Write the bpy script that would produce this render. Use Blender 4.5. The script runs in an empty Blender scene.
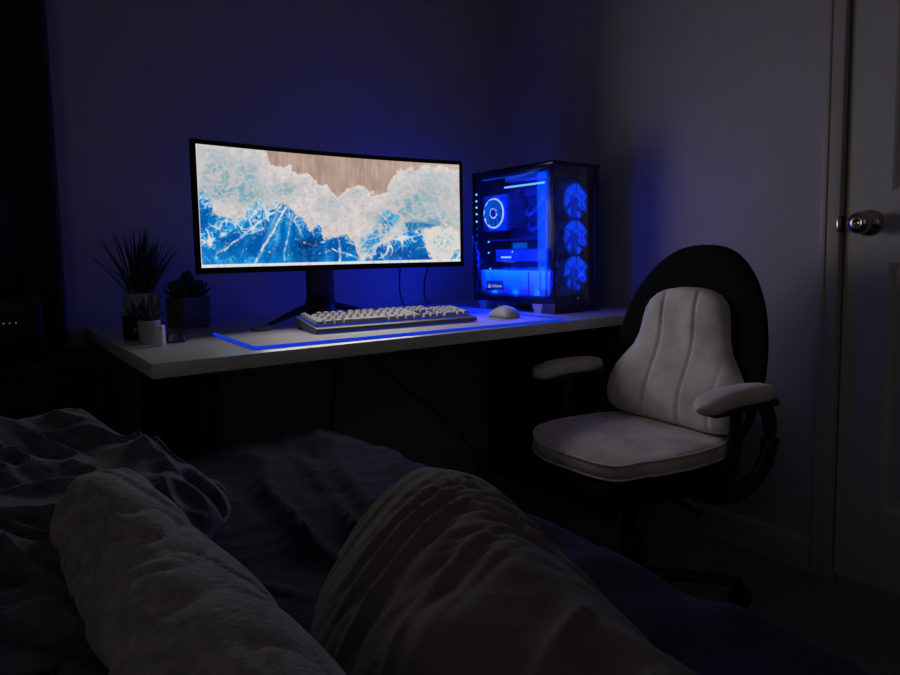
import bpy, bmesh, math, random
import numpy as np
from math import sin, cos, pi, radians, sqrt, exp, atan2, hypot
from mathutils import Vector, Matrix, noise
random.seed(7)
scene = bpy.context.scene
COL = scene.collection

# ------------------------------------------------------------------ helpers
def lin(c):
    c = c / 255.0
    return c / 12.92 if c <= 0.04045 else ((c + 0.055) / 1.055) ** 2.4

def sm(a, b, x):
    if a > b: return 1.0 - sm(b, a, x)
    t = min(1.0, max(0.0, (x - a) / (b - a)))
    return t * t * (3 - 2 * t)

def lerp(a, b, t):
    return a + (b - a) * t

def interp(pts, x):
    if x <= pts[0][0]: return pts[0][1]
    for (a, p), (b, q) in zip(pts, pts[1:]):
        if x <= b: return p + (q - p) * (x - a) / (b - a)
    return pts[-1][1]

def mat(name, col, rough=0.5, metal=0.0, var=0.0, vscale=8.0, bump=0.0, bscale=60.0, emit=None, estr=0.0, spec=0.5, sheen=0.0, stretch=(1, 1, 1), detail=4.0, coat=0.0):
    m = bpy.data.materials.new(name); m.use_nodes = True
    nt = m.node_tree; b = nt.nodes['Principled BSDF']
    b.inputs['Base Color'].default_value = (*col, 1)
    b.inputs['Roughness'].default_value = rough
    b.inputs['Metallic'].default_value = metal
    b.inputs['Specular IOR Level'].default_value = spec
    if sheen:
        b.inputs['Sheen Weight'].default_value = sheen
        b.inputs['Sheen Roughness'].default_value = 0.5
    if coat: b.inputs['Coat Weight'].default_value = coat
    if emit:
        b.inputs['Emission Color'].default_value = (*emit, 1)
        b.inputs['Emission Strength'].default_value = estr
    if var or bump:
        tc = nt.nodes.new('ShaderNodeTexCoord'); mp = nt.nodes.new('ShaderNodeMapping')
        mp.inputs['Scale'].default_value = stretch
        nt.links.new(tc.outputs['Object'], mp.inputs['Vector'])
    if var:
        n = nt.nodes.new('ShaderNodeTexNoise'); n.inputs['Scale'].default_value = vscale; n.inputs['Detail'].default_value = detail
        nt.links.new(mp.outputs['Vector'], n.inputs['Vector'])
        r = nt.nodes.new('ShaderNodeValToRGB')
        r.color_ramp.elements[0].position = 0.3; r.color_ramp.elements[1].position = 0.7
        r.color_ramp.elements[0].color = (*[c * (1 - var) for c in col], 1)
        r.color_ramp.elements[1].color = (*[min(1, c * (1 + var)) for c in col], 1)
        nt.links.new(n.outputs['Fac'], r.inputs['Fac']); nt.links.new(r.outputs['Color'], b.inputs['Base Color'])
    if bump:
        n2 = nt.nodes.new('ShaderNodeTexNoise'); n2.inputs['Scale'].default_value = bscale; n2.inputs['Detail'].default_value = detail
        nt.links.new(mp.outputs['Vector'], n2.inputs['Vector'])
        bp = nt.nodes.new('ShaderNodeBump'); bp.inputs['Strength'].default_value = bump; bp.inputs['Distance'].default_value = 0.002
        nt.links.new(n2.outputs['Fac'], bp.inputs['Height']); nt.links.new(bp.outputs['Normal'], b.inputs['Normal'])
    return m

def emat(name, col, strength):
    m = bpy.data.materials.new(name); m.use_nodes = True
    nt = m.node_tree; nt.nodes.clear()
    e = nt.nodes.new('ShaderNodeEmission'); o = nt.nodes.new('ShaderNodeOutputMaterial')
    e.inputs['Color'].default_value = (*col, 1); e.inputs['Strength'].default_value = strength
    nt.links.new(e.outputs[0], o.inputs[0]); return m

def glassmat(name, tint, gloss=0.06, rough=0.05):
    m = bpy.data.materials.new(name); m.use_nodes = True
    nt = m.node_tree; nt.nodes.clear()
    t = nt.nodes.new('ShaderNodeBsdfTransparent'); t.inputs['Color'].default_value = (*tint, 1)
    g = nt.nodes.new('ShaderNodeBsdfGlossy'); g.inputs['Roughness'].default_value = rough
    fr = nt.nodes.new('ShaderNodeFresnel'); fr.inputs['IOR'].default_value = 1.45
    mx = nt.nodes.new('ShaderNodeMixShader'); o = nt.nodes.new('ShaderNodeOutputMaterial')
    mu = nt.nodes.new('ShaderNodeMath'); mu.operation = 'MULTIPLY'; mu.inputs[1].default_value = gloss * 10
    nt.links.new(fr.outputs[0], mu.inputs[0]); nt.links.new(mu.outputs[0], mx.inputs[0])
    nt.links.new(t.outputs[0], mx.inputs[1]); nt.links.new(g.outputs[0], mx.inputs[2]); nt.links.new(mx.outputs[0], o.inputs[0])
    return m

class MB:
    """collects shapes into one mesh"""
    def __init__(s): s.v = []; s.f = []; s.sm = []
    def add(s, v, f, smooth=False):
        o = len(s.v); s.v += [tuple(p) for p in v]; s.f += [tuple(i + o for i in q) for q in f]; s.sm += [smooth] * len(f)
        return s
    def box(s, x0, x1, y0, y1, z0, z1, b=0.0, xf=None, seg=2):
        bm = bmesh.new(); bmesh.ops.create_cube(bm, size=1)
        for v in bm.verts:
            v.co = Vector(((x0 + x1) / 2 + v.co.x * (x1 - x0), (y0 + y1) / 2 + v.co.y * (y1 - y0), (z0 + z1) / 2 + v.co.z * (z1 - z0)))
        if b > 0: bmesh.ops.bevel(bm, geom=bm.edges[:], offset=b, segments=seg, profile=0.5, affect='EDGES')
        return s.bm(bm, b > 0, xf)
    def bm(s, bm, smooth=False, xf=None):
        bm.verts.index_update()
        v = [(xf @ p.co if xf else p.co) for p in bm.verts]; f = [[p.index for p in q.verts] for q in bm.faces]
        bm.free(); return s.add(v, f, smooth)
    def lathe(s, prof, n=24, c=(0, 0, 0), axis='z', smooth=True):
        v = []; f = []
        for r, h in prof:
            for i in range(n):
                a = 2 * pi * i / n
                p = (r * cos(a), r * sin(a), h)
                if axis == 'x': p = (h, p[0], p[1])
                if axis == 'y': p = (p[0], h, p[1])
                v.append((p[0] + c[0], p[1] + c[1], p[2] + c[2]))
        for j in range(len(prof) - 1):
            for i in range(n):
                k = (i + 1) % n
                q = (j * n + i, j * n + k, (j + 1) * n + k, (j + 1) * n + i)
                f.append(q if axis != 'y' else q[::-1])
        ring_ = tuple(prof[0]) == tuple(prof[-1])
        if prof[0][0] > 1e-6 and not ring_: f.append(tuple(range(n))[::-1])
        if prof[-1][0] > 1e-6 and not ring_: f.append(tuple((len(prof) - 1) * n + i for i in range(n)))
        return s.add(v, f, smooth)
    def tube(s, pts, r, n=10, caps=True, flat=1.0):
        pts = [Vector(p) for p in pts]; v = []; f = []
        rs = r if isinstance(r, (list, tuple)) else [r] * len(pts)
        up = Vector((0, 0, 1))
        for i, p in enumerate(pts):
            t = (pts[min(i + 1, len(pts) - 1)] - pts[max(i - 1, 0)]).normalized()
            a = t.cross(up)
            if a.length < 1e-3: a = t.cross(Vector((0, 1, 0)))
            a.normalize(); b = a.cross(t)
            for k in range(n):
                th = 2 * pi * k / n; v.append(p + a * cos(th) * rs[i] + b * sin(th) * rs[i] * flat)
        for j in range(len(pts) - 1):
            for i in range(n):
                k = (i + 1) % n; f.append((j * n + i, j * n + k, (j + 1) * n + k, (j + 1) * n + i))
        if caps: f.append(tuple(range(n))[::-1]); f.append(tuple((len(pts) - 1) * n + i for i in range(n)))
        return s.add(v, f, True)
    def grid(s, P, close=False, smooth=True, flip=False):
        nu, nv = len(P), len(P[0]); v = [p for r in P for p in r]; f = []
        for i in range(nu - 1):
            for j in range(nv - (0 if close else 1)):
                q = (i * nv + j, i * nv + (j + 1) % nv, (i + 1) * nv + (j + 1) % nv, (i + 1) * nv + j)
                f.append(q[::-1] if flip else q)
        return s.add(v, f, smooth)
    def prism(s, poly, x0, x1, axis='x'):
        n = len(poly)
        def P(a, b, h): return {'x': (h, a, b), 'y': (a, h, b), 'z': (a, b, h)}[axis]
        v = [P(a, b, x0) for a, b in poly] + [P(a, b, x1) for a, b in poly]
        f = [tuple(range(n))[::-1], tuple(range(n, 2 * n))] + [(i, (i + 1) % n, n + (i + 1) % n, n + i) for i in range(n)]
        return s.add(v, f)
    def build(s, name, m, parent=None, loc=None, rot=None, fix=True, sub=0):
        me = bpy.data.meshes.new(name); me.from_pydata(s.v, [], s.f); me.update()
        me.polygons.foreach_set('use_smooth', s.sm)
        if fix:
            b = bmesh.new(); b.from_mesh(me); bmesh.ops.recalc_face_normals(b, faces=b.faces[:]); b.to_mesh(me); b.free()
        me.materials.append(m)
        o = bpy.data.objects.new(name, me); COL.objects.link(o)
        if parent: o.parent = parent
        if loc: o.location = loc
        if rot: o.rotation_euler = rot
        if sub:
            md = o.modifiers.new('subd', 'SUBSURF'); md.levels = sub; md.render_levels = sub
        return o

def tag(o, label=None, cat=None, group=None, kind=None):
    if label: o['label'] = label
    if cat: o['category'] = cat
    if group: o['group'] = group
    if kind: o['kind'] = kind
    return o

def thing(name, label, cat, loc=(0, 0, 0), rz=0.0, group=None):
    e = bpy.data.objects.new(name, None); COL.objects.link(e)
    e.location = loc; e.rotation_euler = (0, 0, rz); e.empty_display_size = 0.05
    return tag(e, label, cat, group)

def text(name, body, size, m, parent, loc, rot, extrude=0.0004):
    c = bpy.data.curves.new(name, 'FONT'); c.body = body; c.size = size; c.extrude = extrude; c.align_x = 'LEFT'
    t = bpy.data.objects.new(name, c); COL.objects.link(t)
    bpy.context.view_layer.update()
    me = bpy.data.meshes.new_from_object(t.evaluated_get(bpy.context.evaluated_depsgraph_get()))
    bpy.data.objects.remove(t); bpy.data.curves.remove(c)
    me.name = name; me.materials.clear(); me.materials.append(m)
    o = bpy.data.objects.new(name, me); COL.objects.link(o)
    o.parent = parent; o.location = loc; o.rotation_euler = rot; return o

# ------------------------------------------------------------------ dimensions
HC = 0.9353               # eye height of the person lying on the bed
ZD = 0.735                # desk top
WY, WX = 2.2444, 1.9271   # back wall, right wall
XL, YR, HZ = -1.35, -1.25, 2.42
BLUE = (0.0, 0.022, 1.0)

# ------------------------------------------------------------------ materials
M = {}
M['wall'] = mat('wall_paint', (0.46, 0.435, 0.42), 0.85, bump=0.12, bscale=140, var=0.03, vscale=3)
M['ceil'] = mat('ceiling_paint', (0.65, 0.64, 0.62), 0.9, bump=0.1, bscale=120)
M['carpet'] = mat('carpet', (0.20, 0.17, 0.135), 0.95, bump=0.8, bscale=220, var=0.25, vscale=90, sheen=0.2)
M['trim'] = mat('trim_paint', (0.46, 0.43, 0.41), 0.5, bump=0.03, bscale=40)
M['door'] = mat('door_paint', (0.50, 0.475, 0.455), 0.5, bump=0.05, bscale=90, stretch=(1, 4, 0.3))
M['steel'] = mat('brushed_nickel', (0.42, 0.38, 0.33), 0.22, 1.0, bump=0.02, bscale=120)
M['desk'] = mat('white_laminate', (0.68, 0.65, 0.63), 0.28, var=0.03, vscale=5, bump=0.01, bscale=200, spec=0.5)
M['black'] = mat('black_plastic', (0.006, 0.006, 0.007), 0.45, bump=0.03, bscale=300)
M['gloss'] = mat('black_gloss', (0.004, 0.004, 0.005), 0.15)
M['blackmetal'] = mat('black_powder_coat', (0.008, 0.008, 0.009), 0.5, bump=0.05, bscale=500)
M['blackwood'] = mat('black_stained_wood', (0.005, 0.005, 0.005), 0.55, var=0.3, vscale=6, stretch=(1, 8, 1))
M['curtain'] = mat('blackout_cloth', (0.012, 0.012, 0.014), 0.8, bump=0.2, bscale=400, sheen=0.1)
M['chairblack'] = mat('black_chair_fabric', (0.005, 0.005, 0.0052), 0.9, spec=0.15, bump=0.2, bscale=350)
M['velvet'] = mat('grey_velvet', (0.66, 0.61, 0.585), 0.9, var=0.22, vscale=13, bump=0.15, bscale=260, spec=0.15, sheen=0.15, detail=7)
M['piping'] = mat('grey_piping', (0.75, 0.70, 0.66), 0.75, bump=0.1, bscale=300)
M['duvet'] = mat('navy_cotton', (0.017, 0.0175, 0.048), 0.9, var=0.15, vscale=60, bump=0.35, bscale=380, spec=0.08, sheen=0.02)
M['plush'] = mat('plush_slate', (0.085, 0.083, 0.11), 0.95, var=0.45, vscale=38, bump=0.9, bscale=160, spec=0.1, sheen=0.25)
M['fleece'] = mat('grey_fleece', (0.25, 0.232, 0.220), 0.95, var=0.3, vscale=70, bump=1.0, bscale=190, spec=0.1, sheen=0.2)
M['taupe'] = mat('taupe_cotton', (0.145, 0.122, 0.115), 0.9, var=0.12, vscale=50, bump=0.25, bscale=420, spec=0.1, sheen=0.05)
M['mattress'] = mat('mattress_cloth', (0.10, 0.10, 0.12), 0.9, bump=0.2, bscale=200)
M['keycap'] = mat('pale_keycap', (0.55, 0.52, 0.51), 0.45, bump=0.02, bscale=300)
M['silver'] = mat('silver_plate', (0.22, 0.21, 0.22), 0.45, 0.4, bump=0.02, bscale=300)
M['mouse'] = mat('white_plastic', (0.6, 0.57, 0.55), 0.35, bump=0.01, bscale=300)
M['pad'] = mat('pale_pad_cloth', (0.56, 0.53, 0.52), 0.6, bump=0.06, bscale=900)
M['padgrey'] = mat('pad_controller', (0.16, 0.155, 0.15), 0.5, bump=0.02, bscale=300)
M['leaf'] = mat('dark_leaf', (0.035, 0.06, 0.028), 0.5, var=0.3, vscale=30)
M['leaf2'] = mat('succulent_leaf', (0.045, 0.07, 0.05), 0.55, var=0.3, vscale=30)
M['soil'] = mat('soil', (0.03, 0.022, 0.017), 0.95, bump=1.0, bscale=200)
M['pot'] = mat('pale_ceramic', (0.46, 0.44, 0.42), 0.5, var=0.06, vscale=14, bump=0.04, bscale=90)
M['concrete'] = mat('grey_concrete', (0.10, 0.10, 0.12), 0.8, var=0.2, vscale=40, bump=0.4, bscale=150)
M['whitecase'] = mat('white_gloss_plastic', (0.85, 0.84, 0.86), 0.25)
M['clear'] = glassmat('clear_glass', (0.96, 0.96, 0.97), 0.12, 0.1)
M['smoke'] = glassmat('smoked_glass', (0.35, 0.35, 0.38), 0.09, 0.04)
M['sideglass'] = glassmat('tinted_side_glass', (0.86, 0.86, 0.9), 0.03, 0.03)
M['frontglass'] = glassmat('tinted_front_glass', (0.72, 0.72, 0.76), 0.035, 0.04)
M['pcblack'] = mat('pc_black_steel', (0.010, 0.010, 0.012), 0.4, bump=0.03, bscale=300)
M['pcgrey'] = mat('pc_grey_plastic', (0.16, 0.155, 0.16), 0.45, bump=0.04, bscale=300)
M['pcdark'] = mat('pc_charcoal_plastic', (0.05, 0.05, 0.052), 0.45, bump=0.04, bscale=300)
M['pcwhite'] = mat('pc_white_panel', (0.5, 0.5, 0.55), 0.4)
M['board'] = mat('circuit_board', (0.12, 0.12, 0.15), 0.5, var=0.7, vscale=60, bump=0.3, bscale=90)
M['card'] = mat('graphics_card_shroud', (0.11, 0.11, 0.13), 0.35, var=0.4, vscale=25)
M['led'] = emat('blue_led', (0.10, 0.35, 1.0), 3.2)
M['ledsoft'] = emat('blue_led_soft', (0.0, 0.05, 1.0), 1.0)
M['ring'] = emat('ring_led', (0.36, 0.66, 1.0), 1.7)
M['ringblade'] = emat('lit_fan_blade', (0.0, 0.11, 0.9), 1.15)
M['fanlit'] = emat('lit_front_fan', (0.0, 0.055, 1.0), 2.1)
M['fanlit2'] = emat('lit_front_fan_frame', (0.0, 0.03, 0.75), 0.12)
M['fanback'] = emat('lit_fan_glow', (0.0, 0.03, 1.0), 0.95)
M['fandark'] = mat('fan_hub', (0.01, 0.012, 0.03), 0.4)
M['padled'] = emat('pad_led', (0.012, 0.06, 1.0), 0.62)
M['keyled'] = emat('key_led', (0.02, 0.07, 1.0), 0.35)
M['whitemark'] = emat('backlit_mark', (0.75, 0.85, 1.0), 0.8)
M['pin'] = emat('indicator_led', (0.8, 0.85, 1.0), 0.16)

# ------------------------------------------------------------------ room
def struct(name, mb, m): return tag(mb.build(name, m), kind='structure')
struct('floor', MB().box(XL, WX, YR, WY, -0.06, 0.0), M['carpet'])
struct('ceiling', MB().box(XL, WX, YR, WY, HZ, HZ + 0.06), M['ceil'])
struct('wall_back', MB().box(XL - 0.1, WX + 0.1, WY, WY + 0.1, -0.06, HZ + 0.06), M['wall'])
DY1, DY0, DH = 0.842, 0.842 - 0.765, 2.03       # door opening along the right wall
w = MB(); w.box(WX, WX + 0.1, DY1 + 0.012, WY, -0.06, HZ + 0.06); w.box(WX, WX + 0.1, YR, DY0 - 0.012, -0.06, HZ + 0.06)
w.box(WX, WX + 0.1, DY0 - 0.012, DY1 + 0.012, DH + 0.012, HZ + 0.06)
struct('wall_right', w, M['wall'])
# left wall has an added, unseen opening for the fill light
WN = (-0.95, 0.05, 0.95, 2.0)
w = MB(); w.box(XL - 0.1, XL, YR, WN[0], -0.06, HZ + 0.06); w.box(XL - 0.1, XL, WN[1], WY, -0.06, HZ + 0.06)
w.box(XL - 0.1, XL, WN[0], WN[1], -0.06, WN[2]); w.box(XL - 0.1, XL, WN[0], WN[1], WN[3], HZ + 0.06)
struct('wall_left', w, M['wall'])
struct('wall_rear', MB().box(XL - 0.1, WX + 0.1, YR - 0.1, YR, -0.06, HZ + 0.06), M['wall'])
def base_prof(): return [(0.0, 0.0), (-0.014, 0.0), (-0.014, 0.078), (-0.010, 0.090), (-0.004, 0.098), (0.0, 0.10)]
struct('baseboard_right', MB().prism([(WX + a, z) for a, z in base_prof()], DY1 + 0.052, WY - 0.014, 'y'), M['trim'])
struct('baseboard_back', MB().prism([(WY + a, z) for a, z in base_prof()], XL, WX, 'x'), M['trim'])
# door casing
t = MB()
def casing(y0, y1, z0, z1):
    t.box(WX - 0.014, WX + 0.001, y0, y1, z0, z1, 0.003)
casing(DY1, DY1 + 0.052, 0, DH + 0.052); casing(DY0 - 0.052, DY0, 0, DH + 0.052); casing(DY0, DY1, DH, DH + 0.052)
t.box(WX - 0.018, WX - 0.012, DY1 + 0.034, DY1 + 0.050, 0, DH + 0.05, 0.002)
trim_door = struct('trim_1', t, M['trim'])
struct('trim_2', MB().box(WX, WX + 0.1, DY1 - 0.002, DY1 + 0.012, 0, DH).box(WX, WX + 0.1, DY0 - 0.012, DY0 + 0.002, 0, DH).box(WX, WX + 0.1, DY0, DY1, DH - 0.002, DH + 0.012)
       .box(WX + 0.045, WX + 0.06, DY1 - 0.014, DY1 - 0.001, 0, DH).box(WX + 0.05, WX + 0.1, DY0, DY1, -0.06, 0.0), M['trim'])
# six panel door slab, seen from the room side
def door_slab():
    b = MB(); y0, y1 = DY0 + 0.006, DY1 - 0.008; x0, x1 = WX + 0.004, WX + 0.042; zb = 0.016; zt = DH - 0.006
    b.box(x0 + 0.010, x1, y0, y1, zb, zt)
    st = 0.108; mid = 0.10
    ym = (y0 + y1) / 2
    rails = [(zb, 0.235), (0.895, 1.075), (1.615, 1.72), (zt - 0.115, zt)]
    for a, c in ((y0, y0 + st), (y1 - st, y1), (ym - mid / 2, ym + mid / 2)): b.box(x0, x0 + 0.011, a, c, zb, zt)
    for a, c in rails:
        b.box(x0, x0 + 0.011, y0 + st, ym - mid / 2, a, c); b.box(x0, x0 + 0.011, ym + mid / 2, y1 - st, a, c)
    for (a, c) in ((rails[0][1], rails[1][0]), (rails[1][1], rails[2][0]), (rails[2][1], rails[3][0])):
        for (p, q) in ((y0 + st, ym - mid / 2), (ym + mid / 2, y1 - st)):
            # sticking slope and raised field
            R = []
            for ins, dx in ((0.0, 0.0), (0.006, 0.003), (0.016, 0.0105), (0.034, 0.0105), (0.058, 0.003), (0.06, 0.003)):
                R.append([(x0 + dx, p + ins, a + ins), (x0 + dx, q - ins, a + ins), (x0 + dx, q - ins, c - ins), (x0 + dx, p + ins, c - ins)])
            b.grid(R, close=True, smooth=False)
            b.add(R[-1], [(0, 1, 2, 3)])
    return b
dr = tag(door_slab().build('door_1', M['door']), kind='structure')
kb = MB(); KY, KZ = 0.776, 0.998
kb.lathe([(0.0, 0.004), (0.034, 0.004), (0.035, 0.0), (0.034, -0.005), (0.026, -0.010), (0.015, -0.013), (0.0115, -0.018), (0.011, -0.034), (0.016, -0.040), (0.025, -0.046), (0.0285, -0.054), (0.028, -0.062), (0.023, -0.069), (0.014, -0.072), (0.008, -0.0725), (0.007, -0.071), (0.0, -0.071)], 32, (WX + 0.004, KY, KZ), 'x')
kb.build('door_knob', M['steel'], dr)
MB().box(WX - 0.0155, WX - 0.013, DY1 - 0.002, DY1 + 0.007, KZ - 0.02, KZ + 0.02, 0.001).box(WX - 0.014, WX + 0.02, DY1 - 0.0025, DY1 + 0.0005, KZ - 0.022, KZ + 0.022).build('strike_plate', M['steel'], trim_door)

# made-up window frame in the left wall, out of view, around the fill light
tag(MB().box(XL - 0.07, XL - 0.03, WN[0], WN[1], WN[2], WN[2] + 0.05).box(XL - 0.07, XL - 0.03, WN[0], WN[1], WN[3] - 0.05, WN[3])
    .box(XL - 0.07, XL - 0.03, WN[0], WN[0] + 0.05, WN[2], WN[3]).box(XL - 0.07, XL - 0.03, WN[1] - 0.05, WN[1], WN[2], WN[3])
    .box(XL - 0.06, XL - 0.04, WN[0], WN[1], (WN[2] + WN[3]) / 2 - 0.02, (WN[2] + WN[3]) / 2 + 0.02).build('unseen_window_1', M['trim']), kind='structure')

# ------------------------------------------------------------------ left: curtain, nightstand, router
cur = thing('curtain', 'tall black blackout curtain hanging at the left edge behind the low cabinet', 'curtain', (-0.30, WY, 0))
P = []
nx = 150
for i in range(nx + 1):
    s = i / nx
    x = lerp(-0.75, 0.527, s)
    col = []
    for k in range(40):
        h = k / 39; z = lerp(0.70, 2.36, h)
        y = -0.062 - 0.022 * sin(x * 2 * pi / 0.16 + 0.5 * sin(h * 3)) * (0.6 + 0.4 * (1 - h)) - 0.004 * noise.noise((x * 9, h * 2, 0))
        if s > 0.985: y = lerp(y, -0.006, sm(0.985, 1.0, s))
        col.append((x, y, z))
    P.append(col)
MB().grid(P).build('curtain_cloth', M['curtain'], cur, fix=False)
MB().tube([(-0.85, -0.07, 2.375), (0.56, -0.07, 2.375)], 0.011, 12).build('curtain_rod', M['blackmetal'], cur)

ns = thing('nightstand', 'low black cabinet against the wall left of the desk', 'cabinet', (-0.10, WY - 0.24, 0))
b = MB().box(-0.36, 0.355, -0.17, 0.16, 0.66, 0.69, 0.003); b.build('cabinet_top', M['blackwood'], ns)
MB().box(-0.35, 0.345, -0.15, 0.155, 0.05, 0.66, 0.003).build('carcass', M['blackwood'], ns)
for a, c in ((0.06, 0.345), (0.355, 0.645)):
    d = MB().box(-0.34, 0.335, -0.168, -0.15, a, c, 0.003).build('drawer', M['blackwood'], ns)
    MB().tube([(-0.06, -0.185, (a + c) / 2), (0.06, -0.185, (a + c) / 2)], 0.006, 10).build('handle', M['blackmetal'], d)
for sx in (-0.32, 0.315):
    for sy in (-0.13, 0.13): MB().box(sx - 0.02, sx + 0.02, sy - 0.02, sy + 0.02, 0, 0.05).build('foot', M['blackwood'], ns)
ro = thing('router', 'small black box with three tiny white indicator lights on the low cabinet', 'router', (0.02, WY - 0.30, 0.69))
MB().box(-0.10, 0.12, -0.06, 0.05, 0.0, 0.16, 0.008).build('housing', M['black'], ro)
for k in range(3):
    MB().lathe([(0.0, -0.001), (0.0016, -0.001), (0.0016, 0.001), (0.0, 0.001)], 10, (0.040 + k * 0.0125, -0.0605, 0.100), 'y').build('indicator_light', M['pin'], ro)

# ------------------------------------------------------------------ desk
DX0, DX1, DF, DB = 0.274, 1.875, 1.357, WY - 0.006
dk = thing('desk', 'long white desk standing along the back wall', 'desk', ((DX0 + DX1) / 2, (DF + DB) / 2, 0))
cx, cyd = (DX0 + DX1) / 2, (DF + DB) / 2
MB().box(DX0 - cx, DX1 - cx, DF - cyd, DB - cyd, ZD - 0.030, ZD, 0.0015).build('desktop', M['desk'], dk)
for x0 in (0.40, 1.76):
    MB().box(x0 - cx, x0 + 0.045 - cx, 1.50 - cyd, 2.17 - cyd, 0, ZD - 0.03, 0.002).build('leg_panel', M['blackmetal'], dk)
MB().box(0.445 - cx, 1.76 - cx, 2.06 - cyd, 2.08 - cyd, ZD - 0.10, ZD - 0.03, 0.002).build('cross_rail', M['blackmetal'], dk)

# cables on the wall below the desk
def bez(p, n=24):
    p = [Vector(q) for q in p]; out = []
    for i in range(n + 1):
        t = i / n; q = p[:]
        while len(q) > 1: q = [q[k].lerp(q[k + 1], t) for k in range(len(q) - 1)]
        out.append(q[0])
    return out
tag(MB().tube(bez([(1.10, WY - 0.016, 0.690), (1.09, WY - 0.012, 0.55), (1.09, WY - 0.014, 0.42), (1.03, WY - 0.012, 0.30), (1.06, WY - 0.02, 0.06), (1.00, WY - 0.05, 0.0045)]), 0.0035, 8).build('power_cable', M['black']), 'black cable hanging straight down the wall under the desk', 'cable')
tag(MB().tube(bez([(1.16, WY - 0.016, 0.690), (1.20, WY - 0.012, 0.50), (1.45, WY - 0.012, 0.34), (1.70, WY - 0.014, 0.22), (1.75, WY - 0.03, 0.05), (1.72, WY - 0.06, 0.0045)]), 0.0035, 8).build('power_cable', M['black']), 'black cable sweeping down to the right across the wall under the desk', 'cable')

# ------------------------------------------------------------------ LED mouse pad
PX0, PX1, PY0, PY1 = 0.503, 1.415, 1.392, 1.742
mp = thing('mouse_pad', 'wide pale desk mat with a glowing blue edge under the keyboard', 'mouse pad', ((PX0 + PX1) / 2, (PY0 + PY1) / 2 - 0.002, ZD), radians(-2.6))
hx, hy = (PX1 - PX0) / 2, (PY1 - PY0) / 2
MB().box(-hx, hx, -hy, hy, 0.0, 0.0035, 0.001).build('mat_surface', M['pad'], mp)
def rrect(hx, hy, r, n=6):
    o = []
    for sx, sy, a0 in ((1, 1, 0), (-1, 1, 90), (-1, -1, 180), (1, -1, 270)):
        for i in range(n + 1):
            a = radians(a0 + 90 * i / n); o.append((sx * (hx - r) + r * cos(a), sy * (hy - r) + r * sin(a)))
    return o
rr = rrect(hx + 0.001, hy + 0.001, 0.012)
iy = min(range(len(rr)), key=lambda i: abs(rr[i][0] + hx) + abs(rr[i][1] - hy))
pts = [(x, y, 0.004) for x, y in rr]
# the strip runs along the left, front and right sides; the back stays dark
run = [p for p in pts if not (p[1] > hy - 0.004)]
run = sorted([p for p in run if p[0] < 0 and p[1] > -hy + 0.012], key=lambda p: -p[1]) + [p for p in pts if p[1] <= -hy + 0.012 and p[0] < 0] + [p for p in pts if p[1] <= -hy + 0.012 and p[0] >= 0] + sorted([p for p in run if p[0] > 0 and p[1] > -hy + 0.012], key=lambda p: p[1])
MB().tube(run, 0.0036, 8).build('light_strip', M['padled'], mp)
MB().box(0.60 - (PX0 + PX1) / 2, 0.645 - (PX0 + PX1) / 2, hy - 0.03, hy + 0.008, 0.0035, 0.012, 0.002).build('controller', M['padgrey'], mp)

# ------------------------------------------------------------------ keyboard
KW, KD = 0.485, 0.172
kbd = thing('keyboard', 'silver keyboard with pale keycaps and blue backlight in front of the monitor', 'keyboard', (0.704, 1.552, ZD + 0.0036), radians(-5.2))
SL = 0.020 / KD           # slope of the plate
def kz(y): return 0.014 + y * SL
b = MB()
prof = [(0.0, 0.004), (-0.002, 0.008), (0.0, kz(0) - 0.001), (0.004, kz(0.004)), (KD - 0.004, kz(KD - 0.004)), (KD, kz(KD) - 0.002), (KD, 0.012), (KD - 0.01, 0.008), (0.012, 0.002)]
b.prism(prof, 0.0, KW, 'x')
b.build('case', M['silver'], kbd)
MB().box(0.012, KW - 0.012, 0.012, KD - 0.012, 0.0, 0.003).add([(0.006, 0.022, kz(0.022) + 0.0008), (KW - 0.006, 0.022, kz(0.022) + 0.0008), (KW - 0.006, KD - 0.012, kz(KD - 0.012) + 0.0008), (0.006, KD - 0.012, kz(KD - 0.012) + 0.0008)], [(0, 1, 2, 3)]).build('backlight', M['keyled'], kbd, fix=False)
MB().box(0.005, 0.022, KD - 0.03, KD - 0.012, 0.0, 0.014).build('foot', M['black'], kbd); MB().box(KW - 0.03, KW - 0.012, KD - 0.03, KD - 0.012, 0.0, 0.014).build('foot', M['black'], kbd)
U = (KW - 0.014) / 22.6
rows = []
def seq(x, ws): 
    o = []
    for w_ in ws: o.append((x, w_)); x += w_
    return o
r0 = seq(0, [1]) + seq(2, [1] * 4) + seq(6.5, [1] * 4) + seq(11, [1] * 4) + seq(15.25, [1] * 3)
r1 = seq(0, [1] * 13 + [2]) + seq(15.25, [1] * 3) + seq(18.5, [1] * 4)
r2 = seq(0, [1.5] + [1] * 12 + [1.5]) + seq(15.25, [1] * 3) + seq(18.5, [1] * 3)
r3 = seq(0, [1.75] + [1] * 11 + [2.25]) + seq(18.5, [1] * 3)
r4 = seq(0, [2.25] + [1] * 10 + [2.75]) + seq(16.25, [1]) + seq(18.5, [1] * 3)
r5 = seq(0, [1.25, 1.25, 1.25, 6.25, 1.25, 1.25, 1.25, 1.25]) + seq(15.25, [1] * 3) + seq(18.5, [2, 1])
keys = []
RY = [0.139, 0.114, 0.0935, 0.073, 0.0525, 0.032]
for yy, rw in zip(RY, (r0, r1, r2, r3, r4, r5)):
    for x, w_ in rw: keys.append((x * U + 0.007, yy, w_ * U, 0.0195, 1))
keys.append((21.5 * U + 0.007, RY[3], U, 0.040, 2)); keys.append((21.5 * U + 0.007, RY[5], U, 0.040, 2))
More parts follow.
